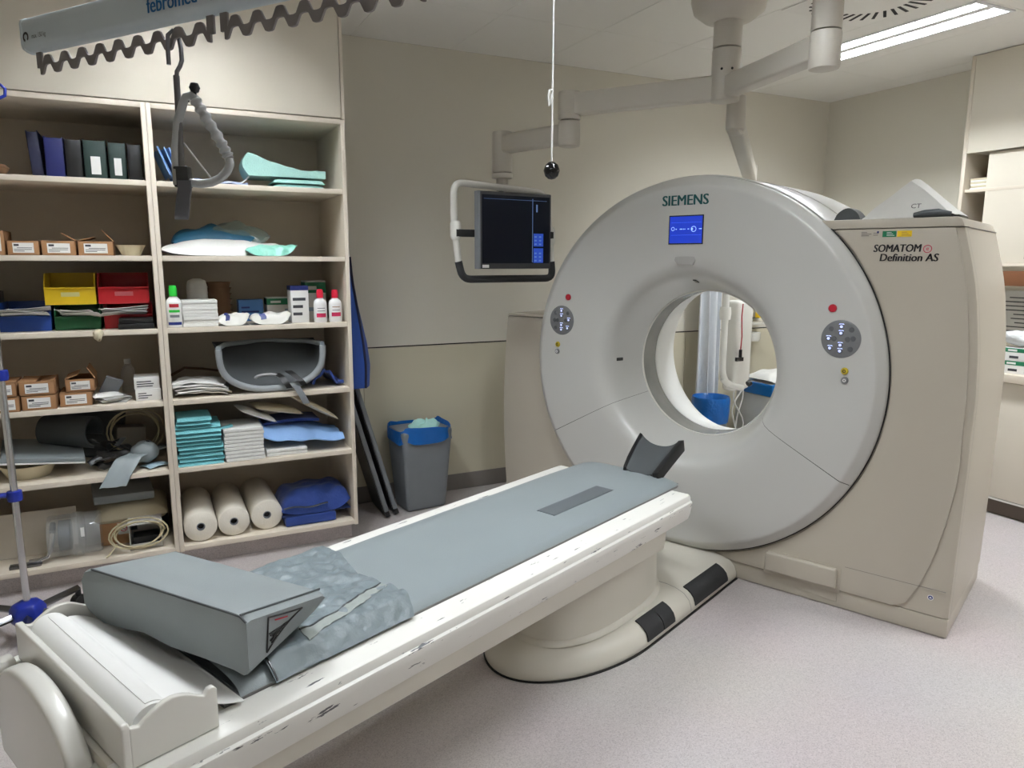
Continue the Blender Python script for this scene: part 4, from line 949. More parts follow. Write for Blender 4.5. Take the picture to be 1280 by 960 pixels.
# moulded shell: wide shallow scoop opening towards the viewer
def scoop(u, v, off=0.0):
    a = PI * u; x = -.255 * math.cos(a); dep = math.sin(a)
    zrim = .235; k = v
    z = zrim - (.225 + off) * dep ** .62 * k + .01 * (1 - k)
    y = -.10 + .27 * (1 - k) ** 1.0 * 1.0 + .03 * dep * k
    return (x * (1 + .06 * (1 - k)), y, max(z, .004) - .0)
MB().grid(lambda u, v: scoop(u, v), 44, 14, thick=.006).build('shell', M_DARKPAD, t, smooth=60)
rim = [(-.262 * math.cos(PI * i / 40), -.108 + .02 * math.sin(PI * i / 40), max(.016, .235 - .222 * math.sin(PI * i / 40) ** .62)) for i in range(41)]
MB().tube(rim, .017, 10).build('front_rim', mat('shell_rim', (150, 155, 158), .4), t, smooth=60)
MB().tube([(-.262 + .524 * i / 12, -.10 + .27 * math.sin(PI * i / 12) ** .4, .243) for i in range(13)], .013, 8).build('top_rim', M_GREYPAD, t, smooth=60)
def ribbon(path, w, m, name, par, th=.004, wd=(1, 0, 0)):
    wv = Vector(wd).normalized() * w; P = [Vector(p) for p in path]
    def fn(u, v):
        k = v * (len(P) - 1); i = min(len(P) - 2, int(k)); return tuple(P[i].lerp(P[i + 1], k - i) + wv * (u - .5))
    return MB().grid(fn, 2, 3 * (len(P) - 1), thick=th).build(name, m, par, smooth=60)
ribbon([(.075, -.138, .018), (.060, -.140, .045), (.040, -.115, .080), (.020, -.085, .095)], .032, M_BLACK, 'strap', t)
ribbon([(.150, -.138, .030), (.135, -.138, .055), (.100, -.110, .090), (.080, -.085, .105)], .034, M_BLACK, 'strap', t)
ribbon([(.105, -.141, .030), (.125, -.150, -.005), (.140, -.152, -.035), (.155, -.152, -.068)], .036, M_BINGREY, 'hanging_strap', t, .006)
MB().tube([(-.03 + .06 * math.cos(PI * i / 10), -.09, .075 + .018 * math.sin(PI * i / 10)) for i in range(11)], .008, 8).build('handle', M_ALU, t)
t = thing('blue_cloth', 'crumpled royal blue cloth beside the grey shell', 'cloth', (.855, 4.12, S4 + .004))
MB().grid(lambda u, v: ((u - .5) * .175, (v - .5) * .26, .018 + .075 * math.sin(PI * min(1, u * 1.2)) * (1 - .5 * v) + .02 * nz(u * 6, v * 6)), 22, 18, thick=.012).build('cloth', M_NAVYCLOTH, t, smooth=70)
# fifth shelf
for k in range(12):
    top = k >= 10
    w = .215 if not top else .16
    MB().grid(lambda u, v: ((u - .5) * w, (v - .5) * .24, .0195 * (1 - abs(2 * v - 1) ** 8) ** .5 * (1 - .15 * abs(2 * u - 1))), 6, 14).box(-w / 2, w / 2, -.118, .118, 0, .004).build('folded_drape', M_TEAL, None, loc=(.183 + random.uniform(-.006, .006) - (.02 if top else 0), 4.065 + random.uniform(-.012, .006), S5 + .001 + .0212 * k), rot=(0, 0, random.uniform(-.03, .03)), label='folded teal paper drape in the tall stack beside the divider', cat='drape', group='stack of teal drapes', smooth=50)
t = thing('teal_sleeve', 'teal drape flap slipping sideways off the teal stack', 'drape', (.285, 4.04, S5 + .165))
MB().grid(lambda u, v: ((u - .5) * .12, (v - .5) * .14, .03 * u - .02 * v + .004 * math.sin(u * 5)), 8, 8, thick=.010).build('flap', M_TEAL, t, smooth=60)
for k in range(9):
    MB().box(-.098, .098, -.13, .13, 0, .0185).build('gauze_pack', M_GAUZE, None, bevel=.005, loc=(.396 + random.uniform(-.003, .003), 4.06, S5 + .001 + .0195 * k), label='white gauze compress in the stack beside the teal drapes', cat='gauze', group='tall stack of gauze compresses')
for k in range(2):
    MB().box(-.107, .107, -.11, .11, 0, .018).build('gauze_pack', M_GAUZE, None, bevel=.005, loc=(.612, 4.06, S5 + .001 + .0195 * k), label='white gauze compress in the low pile under the blue cloth', cat='gauze', group='low pile of gauze compresses')
t = thing('light_blue_wrap', 'crumpled light blue wrap spread over the gauze piles', 'cloth', (.665, 4.09, S5 + .048))
def wrap(u, v):
    x = -.26 + .52 * u; y = -.14 + .27 * v
    sag = -.022 * max(0, u - .62) * 2.6
    return (x, y, .055 + .055 * (1 - u) ** 2 + .030 * math.sin(PI * u) * (.5 + .5 * v) + sag + .016 * nz(u * 5, v * 4) - (.055 * (1 - v / .18) if v < .18 else 0) * (.35 + .65 * math.sin(PI * u)))
MB().grid(wrap, 40, 22, thick=.008).build('cloth', M_SKYCLOTH, t, smooth=70)
t = thing('navy_layer', 'dark blue cloth layer between the cream pads and light blue wrap', 'cloth', (.66, 4.15, S5 + .165))
MB().grid(lambda u, v: ((u - .5) * .30, (v - .5) * .2, .012 * math.sin(PI * u)), 14, 8, thick=.014).build('cloth', M_NAVYCLOTH, t, smooth=70)
def cushion_pad(x, z, w, ang, label, y=4.10, m=M_CREAM):
    t = thing('wedge_pad', label, 'pad', (x, y, z), 0, 'cream wedge pads')
    O = T(0, 0, 0, 0, ang, .1)
    MB().grid(lambda u, v: pil(w / 2, .11, .020, u, v), 18, 12, O).grid(lambda u, v: pil(w / 2, .11, -.012, u, v), 18, 12, O).build('pad', m, t, smooth=70)
cushion_pad(.475, S5 + .215, .20, .42, 'white-edged pad at the left of the cream pads', m=M_WHITE)
cushion_pad(.585, S5 + .235, .25, .22, 'flat cream pad in the middle of the cream pads')
cushion_pad(.775, S5 + .235, .30, .55, 'steep cream pad leaning at the right of the cream pads')
# bottom shelf
def paper_roll(x, y, r, label, rz=0.0, z=S6):
    t = thing('paper_roll', label, 'paper roll', (x, y, z + .001 + r), rz, 'couch paper rolls on the bottom shelf')
    L_ = .48
    Mx = Matrix.Rotation(PI / 2, 4, 'X')
    MB().lathe([(.0205, 0), (r - .006, 0), (r, .006), (r, L_ - .006), (r - .006, L_), (.0205, L_)], 40, M=Matrix.Rotation(-PI / 2, 4, 'X')).build('roll', M_ROLL, t, smooth=50)
    MB().lathe([(.021, -.0015), (.021, L_), (.0165, L_), (.0165, -.0015), (.021, -.0015)], 24, M=Matrix.Rotation(-PI / 2, 4, 'X')).build('core', M_BINGREY, t)
    MB().lathe([(0, .02), (.0165, .02)], 20, M=Matrix.Rotation(-PI / 2, 4, 'X')).build('core_shadow', M_DARKGAP, t)  # dark disc painting the shade inside the hollow core
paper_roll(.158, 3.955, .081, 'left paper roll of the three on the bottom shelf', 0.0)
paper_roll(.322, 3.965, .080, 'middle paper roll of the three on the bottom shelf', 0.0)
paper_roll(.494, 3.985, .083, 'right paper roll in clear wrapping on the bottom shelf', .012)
t = thing('navy_pad_stack', 'lower folded royal blue fabric on the bottom shelf', 'fabric', (.75, 4.10, S6 + .002))
MB().box(-.165, .115, -.14, .15, 0, .055).build('fabric', M_NAVYCLOTH, t, bevel=.014)
t = thing('navy_blanket', 'upper royal blue folded blanket with dark edging on the bottom shelf', 'blanket', (.76, 4.13, S6 + .062))
MB().grid(lambda u, v: bagp(.19, .16, .12, u, v, 21, 5) + Vector((0, 0, 0)), 28, 20).grid(lambda u, v: Vector((.38 * (u - .5), .32 * (v - .5), 0)), 3, 3).build('blanket', M_NAVYCLOTH, t, smooth=70)
MB().tube([(-.18 + .03 * i, -.165, .045 + .006 * math.sin(i)) for i in range(9)], .008, 8, flat=.5).build('dark_edging', M_BLACK, t)

# ================================================================== BESIDE THE SHELVING
t = thing('hanging_apron', 'royal blue protective apron hanging on the shelving side panel', 'apron', (1.0, 4.2, .86))
def apron(side):
    def fn(u, v):
        z = .74 * v; y = -.17 + .34 * u
        w = [.150, .158, .142, .115, .085, .055, .040][min(6, int(v * 6))]
        k = v * 6; i = min(5, int(k)); tb = [.150, .158, .142, .115, .085, .055, .040]; w = tb[i] + (tb[i + 1] - tb[i]) * (k - i)
        return (-.016 + (w * (math.sin(PI * (.12 + .76 * u)) ** .5) if side else 0.0), y, z)
    return fn
MB().grid(apron(1), 14, 18).grid(apron(0), 14, 18).grid(lambda u, v: tuple(Vector(apron(0)(0, v)).lerp(Vector(apron(1)(0, v)), u)), 2, 18).grid(lambda u, v: tuple(Vector(apron(0)(1, v)).lerp(Vector(apron(1)(1, v)), u)), 2, 18).grid(lambda u, v: tuple(Vector(apron(0)(u, 0)).lerp(Vector(apron(1)(u, 0)), v)), 14, 2).build('apron_body', mat('apron_blue', (24, 66, 146), .6, var=.12, scale=10, bump=.3, bscale=40), t, smooth=60)
MB().tube([apron(1)(0, i / 16) for i in range(17)], .007, 8).build('edge_binding', M_DKBLUE, t)
MB().tube([(-.02, 0, .72), (.012, 0, .76), (.02, 0, .80), (.0, 0, .82), (-.02, 0, .81)], .006, 8).build('hook', M_STEEL, t)
def leaning_board(x, y0, label, th=.028, w=.30, h=.86, lean=.27, yr=0.0, front=M_DARKPAD):
    t = thing('folded_board', label, 'board', (x, y0, .012), yr, 'folded boards leaning by the bin')
    M = Matrix.Rotation(-lean, 4, 'Y')
    MB().box(-th / 2, th / 2, 0, w, .03, h, M).build('panel', M_BINGREY, t, bevel=.008)
    MB().box(-th / 2 - .004, -th / 2 + .001, .01, w - .01, .04, h - .02, M).build('dark_face', M_BLACK, t)
    MB().box(-th / 2, th / 2, -.004, w + .004, 0, .035, M).build('foot_rail', M_BLACK, t, bevel=.004)
    MB().box(-th / 2 - .005, th / 2 + .005, .05, w - .05, h - .01, h + .025, M).build('top_clip', M_BLACK, t, bevel=.006)
leaning_board(1.235, 4.19, 'folded board nearest the shelving side, dark face towards it')
leaning_board(1.300, 4.22, 'folded board leaning nearest the grey bin')
t = thing('waste_bin', 'tall grey waste bin with a blue liner beside the shelving', 'bin', (1.50, 4.345, 0), .10)
mb = MB(); o0 = (-.135, .135, -.10, .10); o1 = (-.175, .175, -.135, .135)
mb.taper(o0, o1, 0.001, .53); mb.build('bin_body', M_BINGREY, t, bevel=.025, seg=3)
def liner(u, v):
    a = 2 * PI * u; c, s = math.cos(a), math.sin(a)
    ex = math.copysign(abs(c) ** .45, c) * (.180 + .008 * nz(c * 3, s * 3, v)); ey = math.copysign(abs(s) ** .45, s) * (.140 + .008 * nz(s * 3, c * 3, v))
    if v < .6: q = v / .6; k = 1.015 + .03 * (1 - q) + .015 * math.sin(a * 9) * (1 - q); z = .455 + .012 * math.sin(a * 5) + (.545 - .455) * q + .014 * q * math.sin(a * 3 + 1)
    else: q = (v - .6) / .4; k = 1.015 - .10 * q; z = .545 + .014 * math.sin(a * 3 + 1) * (1 - q) - .10 * q
    return (ex * k, ey * k, z)
MB().grid(liner, 72, 18).build('liner', M_BAGBLUE, t, smooth=70)
MB().box(-.15, .15, -.115, .115, .44, .446).build('bag_inside', M_BAGBLUE, t)
t = thing('crumpled_gown', 'crumpled mint green tissue in the top of the grey waste bin', 'tissue', (1.53, 4.31, .447))
def blob(rx, ry, rz_, seed, k=.3):
    def fn(u, v):
        a = 2 * PI * u; b = PI * (v - .5); q = 1 + k * nz(math.cos(a) * 1.6 + seed, math.sin(a) * 1.6, v * 3) + .12 * nz(math.cos(a) * 5, math.sin(a) * 5, v * 9 + seed)
        return (rx * q * math.cos(b) * math.cos(a), ry * q * math.cos(b) * math.sin(a), rz_ * (1 + math.sin(b)) * q)
    return fn
MB().grid(blob(.10, .08, .06, 3), 36, 18).build('tissue', M_AQUA, t, smooth=60)

# ================================================================== IV POLE
t = thing('iv_pole', 'chrome drip stand with blue clamps and a five-legged base by the shelving', 'drip stand', (-.545, 3.43, 0))
MB().cyl((0, 0, .12), (0, 0, 1.42), .0135, n=16).build('lower_tube', M_CHROME, t)
MB().cyl((0, 0, 1.35), (0, 0, 2.17), .009, n=14).build('upper_tube', M_CHROME, t)
MB().lathe([(0, .085), (.06, .085), (.068, .10), (.068, .15), (.055, .17), (.02, .18), (0, .18)], 6).build('base_hub', M_BLUEKNOB, t, bevel=.006)
for i in range(5):
    a = 2 * PI * i / 5 + 1.02
    d = Vector((math.cos(a), math.sin(a), 0))
    lg = MB().tube([d * .05 + Vector((0, 0, .125)), d * .30 + Vector((0, 0, .095))], .017, 4).build('leg', M_STEEL, t, smooth=30, bevel=.002)
    e = d * .30
    MB().cyl(e + Vector((0, 0, .09)), e + Vector((0, 0, .055)), .012, n=12).cyl(e + Vector((-.012, .012, .033)), e + Vector((.012, -.012, .033)), .032, n=20).build('castor', M_BLACK, lg)
for z in (1.13, .635): MB().lathe([(.013, z - .022), (.026, z - .02), (.028, z), (.026, z + .02), (.013, z + .022)], 18).build('clamp_collar', M_BLUEKNOB, t)
MB().tube([(-.02, 0, .64), (-.055, -.01, .645), (-.09, -.012, .645)], .011, 8).build('holder_arm', M_BLUEKNOB, t)
for s in (-1, 1):
    MB().tube([(0, 0, 2.165), (s * .05, .0, 2.17), (s * .09, 0, 2.175), (s * .115, 0, 2.19), (s * .118, 0, 2.215), (s * .10, 0, 2.232), (s * .08, 0, 2.222), (s * .075, 0, 2.195)], .006, 8).build('hook', M_BLUEKNOB, t, smooth=60)
t = thing('drip_cup', 'clear drip cup held in the blue ring of the drip stand', 'cup', (-.655, 3.418, .50))
MB().lathe([(0, 0), (.02, .004), (.034, .03), (.036, .13), (.040, .14), (.033, .13), (.03, .03), (0, .006)], 24).build('cup', M_CLEAR, t)
MB().lathe([(.037, .125), (.046, .127), (.046, .145), (.037, .147)], 24).build('ring', M_BLUEKNOB, t)

# ================================================================== TRAPEZE BEAM
D = Vector((.59, -.807, 0)).normalized(); P0 = Vector((-.237, 2.496, 2.185))
BR = math.atan2(D.y, D.x)
t = thing('lifting_beam', 'pale grey lifting beam with a wavy hook rail hanging at the upper left', 'beam', P0, BR)
LB = 1.75
prof = [(.034 * math.cos(2 * PI * i / 20), .045 * math.sin(2 * PI * i / 20)) for i in range(20)]
prof = [(max(-.026, min(.026, y * 1.15)), z) for y, z in prof]
MB().add([(x, y, z) for x in (0, LB) for y, z in prof], [tuple(range(20)), tuple(range(39, 19, -1))] + [(i, (i + 1) % 20, 20 + (i + 1) % 20, 20 + i) for i in range(20)]).build('beam_profile', M_BEAM, t, smooth=50)
MB().add([(x, y * 1.04, z * 1.03) for x in (-.006, .004) for y, z in prof], [tuple(range(20)), tuple(range(39, 19, -1))] + [(i, (i + 1) % 20, 20 + (i + 1) % 20, 20 + i) for i in range(20)]).build('end_cap', M_BEAM, t, smooth=50, bevel=.002)
lt = Matrix.Translation((0, -.0272, 0)) @ FACE
lettering('febromed', .050, M_LOGOBLUE, t, Matrix.Translation((.605, 0, -.006)) @ lt, bold=.0012, width=.172)
MB().xz([(.735, -.024), (.762, -.024), (.762, .012)], -.0282, -.0272).build('logo_mark', M_BLK_TXT, t)
MB().lathe([(.006, 0), (.010, 0)], 16, M=Matrix.Translation((.785, 0, -.006)) @ lt).build('logo_mark', M_BLK_TXT, t)
MB().lathe([(.007, 0), (.013, 0)], 20, -.9, 4.4, Matrix.Translation((.020, 0, -.010)) @ lt).build('logo_mark', M_BLK_TXT, t)
lettering('max. 150 kg', .017, M_BLK_TXT, t, Matrix.Translation((.078, 0, -.012)) @ lt, width=.062)
# wavy hook rails
def wave(x0, x1, n, name='wave_rail'):
    pts = []; m = n * 12
    for i in range(m + 1):
        q = i / m; x = x0 + (x1 - x0) * q; ph = 2 * PI * n * q
        pts.append((x, -.078 + .0125 * math.tanh(2.2 * math.cos(ph)) * -1))
    th = .0125; vs = []; k = len(pts)
    for x, z in pts: vs += [(x, -.0035, z - th), (x, .0035, z - th), (x, .0035, z + th), (x, -.0035, z + th)]
    fs = [(4 * i + a, 4 * i + (a + 1) % 4, 4 * i + 4 + (a + 1) % 4, 4 * i + 4 + a) for i in range(k - 1) for a in range(4)] + [(3, 2, 1, 0), (4 * k - 4, 4 * k - 3, 4 * k - 2, 4 * k - 1)]
    mb = MB().add(vs, fs)
    for x in (x0, x1): mb.box(x - .012, x + .012, -.0035, .0035, -.085, -.035)
    return mb.build(name, M_WAVE, t, smooth=50, bevel=.002)
wave(.03, .70, 9); wave(.745, 1.30, 8); wave(1.345, 1.72, 5)
for x in (.85, 1.45):
    MB().cyl((x, 0, .04), (x, 0, ZC - P0.z), .022, n=18).build('hanger_tube', M_BEAM, t)
    MB().lathe([(.0, 0), (.07, 0), (.07, -.015), (.03, -.03), (.022, -.03)], 28, M=Matrix.Translation((x, 0, ZC - P0.z - .001))).build('ceiling_rose', M_BEAM, t)
# trapeze handle
hp = Vector((.0996, 2.035, 0)); GK = .922
t = thing('trapeze_grip', 'grey triangular grip handle on a steel rod hooked to the beam', 'grip', (hp.x, hp.y, 1.70))
def H(x, z, y=0.0): return (x, y, z - 1.70)
ax = Vector((.895, -.446, 0))                                   # across the view of the grip
def A(s, z, d=0.0): v = (ax * s + Vector((.446, .895, 0)) * d) * GK; return (v.x, v.y, 1.58 + (z - 1.58) * GK - 1.70)
MB().tube([A(-.013, 2.085, -.010), A(-.013, 2.13, -.010), A(-.011, 2.158, -.008), A(-.002, 2.172, 0), A(.009, 2.160, .008), A(.013, 2.13, .010), A(.014, 2.10, .008), A(.010, 2.085, .004), A(.002, 2.07), A(0, 2.05)], .0052, 10).build('hook', M_STEEL, t, smooth=60)
MB().cyl(A(0, 2.06), A(-.003, 1.825), .0075, n=14).build('rod', M_STEEL, t)
tri_pts = [A(.022, 2.0), A(.036, 2.008), A(.052, 1.995)]
g_pts = [A(.045, 2.0), A(.062, 1.97), A(.082, 1.935), A(.105, 1.895), A(.118, 1.868), A(.126, 1.85)]
MB().tube([A(.126, 1.85), A(.128, 1.835), A(.12, 1.818), A(.10, 1.798), A(.075, 1.787), A(.045, 1.783), A(.015, 1.787), A(-.008, 1.80), A(-.018, 1.825), A(-.016, 1.87), A(-.006, 1.94), A(.012, 1.99), A(.022, 2.006), A(.036, 2.010), A(.048, 2.0)], .0105, 12).build('frame', M_TRAPEZE, t, smooth=60)
# ribbed hand grip
gp = []; gr = []
for i in range(73):
    q = i / 72; k = q * (len(g_pts) - 1); j = min(len(g_pts) - 2, int(k)); p = Vector(g_pts[j]).lerp(Vector(g_pts[j + 1]), k - j); gp.append(p); gr.append(.0125 + .0022 * math.sin(2 * PI * q * 8))
MB().tube(gp, gr, 14).build('ribbed_grip', M_TRAPEZE, t, smooth=60)
MB().cyl(A(.003, 1.999), A(.03, 1.996), .003, n=8).build('cross_pin', M_STEEL, t)
MB().cyl(A(.005, 1.89, .005), A(.075, 1.795, .005), .0022, n=8).build('cord', M_PAPER, t)
MB().lathe([(0, -.022), (.004, -.020), (.004, -.012), (.009, -.010), (.013, 0), (.009, .010), (0, .012)], 18, M=Matrix.Translation(A(.046, 2.030))).build('end_ball', M_BLACK, t)
t2 = t
MB().box(-.019, .017, -.014, .014, 1.758 - 1.70, 1.809 - 1.70, Matrix.Rotation(math.atan2(ax.y, ax.x), 4, 'Z')).build('buckle', M_BLACK, t2, bevel=.004)
ribbon([A(.008, 1.79, -.014), A(.010, 1.770, -.018), A(.004, 1.745, -.018), A(-.004, 1.715, -.012), A(-.012, 1.695, -.002), A(-.018, 1.692, .010), A(-.018, 1.710, .018), A(-.010, 1.75, .016), A(-.002, 1.785, .012)], .034, mat('webbing_grey', (84, 84, 88), .6), 'webbing', t2, .003, ax)
MB().box(-.021, -.012, -.015, .015, 1.763 - 1.70, 1.802 - 1.70, Matrix.Rotation(math.atan2(ax.y, ax.x), 4, 'Z')).build('buckle_face', mat('buckle_grey', (150, 148, 140), .4), t2, bevel=.002)

# ================================================================== PULL CORD
t = thing('pull_cord', 'white pull cord with a black ball end hanging from the ceiling', 'pull cord', (1.279, 2.262, ZC))
MB().cyl((0, 0, 0), (0, 0, 1.905 - ZC), .0032, n=8).build('cord', M_PAPER, t)
MB().lathe([(0, -.030), (.012, -.0275), (.022, -.019), (.0285, 0), (.022, .019), (.012, .0275), (.004, .031), (0, .031)], 24, M=Matrix.Translation((0, 0, 1.888 - ZC))).build('ball', mat('black_ball', (14, 14, 15), .12), t, smooth=60)
MB().tube([(.002, 0, 2.155 - ZC), (-.012, 0, 2.15 - ZC), (-.016, 0, 2.13 - ZC), (-.012, 0, 2.10 - ZC), (-.006, 0, 2.112 - ZC), (-.004, 0, 2.14 - ZC)], .0034, 8).build('knot', M_PAPER, t, smooth=60)

# ================================================================== CEILING MOUNT WITH ARMS
hx, hy = 2.425, 2.69
t = thing('ceiling_pendant', 'beige ceiling pendant with a central column and three jointed arms', 'pendant', (hx, hy, ZC))
def cc(p, q, r, n, m=M_ARM, nn=28, bv=.004, r1=None): return MB().tube([Vector(p) - Vector((hx, hy, ZC)), Vector(q) - Vector((hx, hy, ZC))], [r, r1 or r], nn).build(n, m, t, bevel=bv)
MB().lathe([(.0, -.262), (.055, -.262), (.11, -.250), (.155, -.215), (.168, -.17), (.168, -.001), (0, -.001)], 44).build('ceiling_cover', M_ARM, t, smooth=40)
cc((hx, hy, 2.65), (hx, hy, 2.53), .063, 'column')
cc((hx, hy, 2.526), (hx, hy, 2.30), .0645, 'column_joint', bv=.008)
for a in (-1.9, -2.6): MB().lathe([(0, .002), (.006, .0015)], 10, M=Matrix.Translation((.0645 * math.cos(a), .0645 * math.sin(a), 2.43 - ZC)) @ Matrix.Rotation(a, 4, 'Z') @ Matrix.Rotation(PI / 2, 4, 'Y')).build('screw', M_GASKET, t)
def bar(p, q, w, h, name, bv=.012):
    p = Vector(p); q = Vector(q); d = (q - p); L_ = d.length; e = d.normalized(); up = Vector((0, 0, 1)); sd = e.cross(up).normalized(); u2 = sd.cross(e)
    M = Matrix(((e.x, sd.x, u2.x, p.x - hx), (e.y, sd.y, u2.y, p.y - hy), (e.z, sd.z, u2.z, p.z - ZC), (0, 0, 0, 1)))
    return MB().box(0, L_, -w / 2, w / 2, -h / 2, h / 2, M).build(name, M_ARM, t, bevel=bv, seg=3)
j1 = Vector((1.995, 3.35, 2.365))
bar((hx, hy, 2.362), j1, .075, .105, 'upper_arm')
cc(j1 + Vector((0, 0, .065)), j1 + Vector((0, 0, -.075)), .058, 'elbow_joint', bv=.01)
cc(j1 + Vector((0, 0, -.078)), j1 + Vector((0, 0, -.205)), .056, 'elbow_joint', bv=.012)
j2 = Vector((1.845, 3.83, 2.225))
bar(j1 + Vector((-.006, .02, -.140)), j2, .085, .098, 'lower_arm', .02)
cc(j2 + Vector((0, 0, .07)), j2 + Vector((0, 0, -.155)), .057, 'wrist_tube', bv=.012)
cc(j2 + Vector((0, 0, -.157)), j2 + Vector((0, 0, -.185)), .058, 'wrist_ring', bv=.004)
cc(j2 + Vector((0, 0, -.185)), j2 + Vector((0, 0, -.27)), .034, 'wrist_stem', bv=.003)
# second arm towards the viewer side
j3 = Vector((2.298, 2.03, 2.365))
bar((hx, hy, 2.358), j3 + Vector((.012, .04, 0)), .075, .09, 'upper_arm')
cc(j3 + Vector((0, 0, .53)), j3 + Vector((0, 0, .05)), .054, 'upright_tube', bv=.004)
cc(j3 + Vector((0, 0, .534)), j3 + Vector((0, 0, .49)), .12, 'ceiling_flange', bv=.012)
cc(j3 + Vector((0, 0, .048)), j3 + Vector((0, 0, -.085)), .056, 'upright_joint', bv=.012)
# third arm over the scanner
k0 = Vector((2.525, 2.72, 2.30))
cc(k0 + Vector((0, 0, .04)), k0 + Vector((0, 0, -.11)), .044, 'short_joint', bv=.008)
MB().lathe([(0, -.03), (.045, -.03), (.05, -.02), (.05, .02), (.045, .03), (0, .03)], 24, M=Matrix.Translation(k0 - Vector((hx, hy, ZC)) + Vector((.03, .03, -.08))) @ Matrix.Rotation(PI / 2, 4, 'X') @ Matrix.Rotation(.4, 4, 'Y')).build('arm_hinge', M_ARM, t, bevel=.003)
k1 = Vector((3.36, 3.47, 2.10))
bar(k0 + Vector((.03, .03, -.08)), k1, .075, .075, 'spring_arm', .015)
cc(k1 + Vector((0, 0, .06)), k1 + Vector((0, 0, -.55)), .04, 'drop_tube', bv=.006)

# monitor on the pendant
mc = Vector((1.83, 3.655, 1.742)); rz = math.atan2(.45, 4.70) * 1.0
t = thing('pendant_monitor', 'flat black monitor in a white tubular handle frame on the pendant', 'monitor', (mc.x, mc.y, mc.z), .085)
w, h = .232, .205
MB().box(-w, w, -.026, .026, -h, h).build('case', mat('monitor_case', (44, 44, 46), .35), t, bevel=.006)
MB().box(-w - .002, -w + .008, -.027, .02, -h, h).build('side_trim', M_BINGREY, t)
sc_ = MB().box(-w + .018, w - .012, -.0275, -.026, -h + .030, h - .018).build('screen', M_SCREEN, t)
MB().box(.105, .108, -.0285, -.0275, -h + .035, h - .03).build('screen_divider', M_SCRLINE, sc_)
MB().box(-w + .03, .20, -.0285, -.0275, h - .040, h - .0385).build('screen_divider', M_SCRLINE, sc_)
for z0, z1 in ((-.082, -.012), (-.172, -.092)):
    p = MB().box(.114, .178, -.0285, -.0275, z0, z1).build('screen_panel', M_SCRBLUE, sc_)
    for r_ in range(3):
        for c_ in range(2): MB().box(.120 + .03 * c_, .134 + .03 * c_, -.029, -.0286, z0 + .008 + .02 * r_, z0 + .016 + .02 * r_).build('screen_icon', M_SCRLINE, p)
MB().box(.130, .139, -.0285, -.0275, .105, .145).build('screen_mark', M_SCRLINE, sc_)
MB().box(-w + .02, -w + .06, -.0275, -.026, -h + .006, -h + .022).build('logo_plate', M_LABEL, t)
MB().box(-.05, .05, .026, .07, -.06, .06).build('rear_mount', M_BLACK, t, bevel=.005)
MB().box(-.33, .30, .045, .062, -.035, .005).build('rear_bar', M_BLACK, t, bevel=.003)
MB().tube([(.0, .06, .03), (-.0, .10, .16), (.005, .15, .215)], .02, 12).build('stem', M_BLACK, t)
W2, HT, HB = .275, .252, -.262
def rr(pts, r, seg=6):
    out = []; n = len(pts)
    for i in range(n):
        p = Vector(pts[i])
        if i in (0, n - 1): out.append(p); continue
        a = (Vector(pts[i - 1]) - p).normalized(); b = (Vector(pts[i + 1]) - p).normalized()
        for k in range(seg + 1):
            q = k / seg; out.append((p + a * r).lerp(p, q).lerp(p.lerp(p + b * r, q), q))
    return out
yb = .075
MB().tube(rr([(-W2 - .030, yb, -.17), (-W2 - .055, yb, .06), (-W2 - .055, yb, HT), (W2 - .02, yb, HT - .03), (W2 + .02, yb, -.02), (W2 + .03, yb, -.17)], .06), .0185, 12).build('handle_frame', M_GLOSSW, t, smooth=60)
MB().tube(rr([(-W2 - .030, yb, -.165), (-W2 - .005, yb, HB), (W2 + .04, yb, HB), (W2 + .030, yb, -.165)], .05), .0205, 12).build('handle_grip', M_BLACKRUB, t, smooth=60)
for x, z in ((-W2 - .045, 0.0), (W2 + .018, -.02)): MB().tube([(x, yb, z - .05), (x, yb, z - .035), (x, yb, z + .035), (x, yb, z + .05)], [.022, .030, .030, .022], 14).build('handle_clamp', M_GLOSSW, t, smooth=60)

# ================================================================== BEHIND THE SCANNER
# injector head carried by the third arm
ic = Vector((3.40, 3.50, 0))
t = thing('injector_head', 'white injector head with tubular handle hanging behind the bore', 'injector', (3.50, 3.64, .85))
MB().box(-.10, .10, -.05, .05, -.12, .48, Matrix.Rotation(.3, 4, 'Z')).build('housing', M_GLOSSW, t, bevel=.03, seg=3)
MB().box(-.09, .11, -.06, .10, .46, .56, T(0, 0, 0, .5, 0, .3)).build('tilted_head', M_GLOSSW, t, bevel=.02, seg=3)
MB().cyl((-.14, -.17, .70), (-.14, -.17, .62), .04, n=16).build('mount', M_ARM, t)
MB().tube(rr([(-.175, -.055, .62), (-.175, -.055, -.02), (-.12, -.06, -.075), (.0, -.06, -.10)], .07), .022, 12).build('handle_tube', M_GLOSSW, t, smooth=60)
MB().tube([(-.175, -.055, .36), (-.175, -.055, .40), (-.175, -.055, .44)], [.034, .038, .034], 14).build('handle_clamp', M_GLOSSW, t)
MB().tube([(-.07, -.10, .46), (-.085, -.11, .38), (-.075, -.11, .25), (-.08, -.11, .16)], .004, 8).build('red_lead', M_REDBTN, t)
MB().cyl((-.08, -.11, .165), (-.08, -.11, .09), .011, n=12).build('connector', M_BLACK, t)
MB().box(-.115, -.06, -.12, -.10, .09, .115).build('connector_clip', M_BLACK, t)
MB().cyl((.01, -.10, -.07), (.03, -.10, -.06), .02, n=12).build('handle_end', M_BLACK, t)
t = thing('white_curtain', 'white plastic curtain hanging on the back wall behind the scanner', 'curtain', (3.93, 4.40, .50))
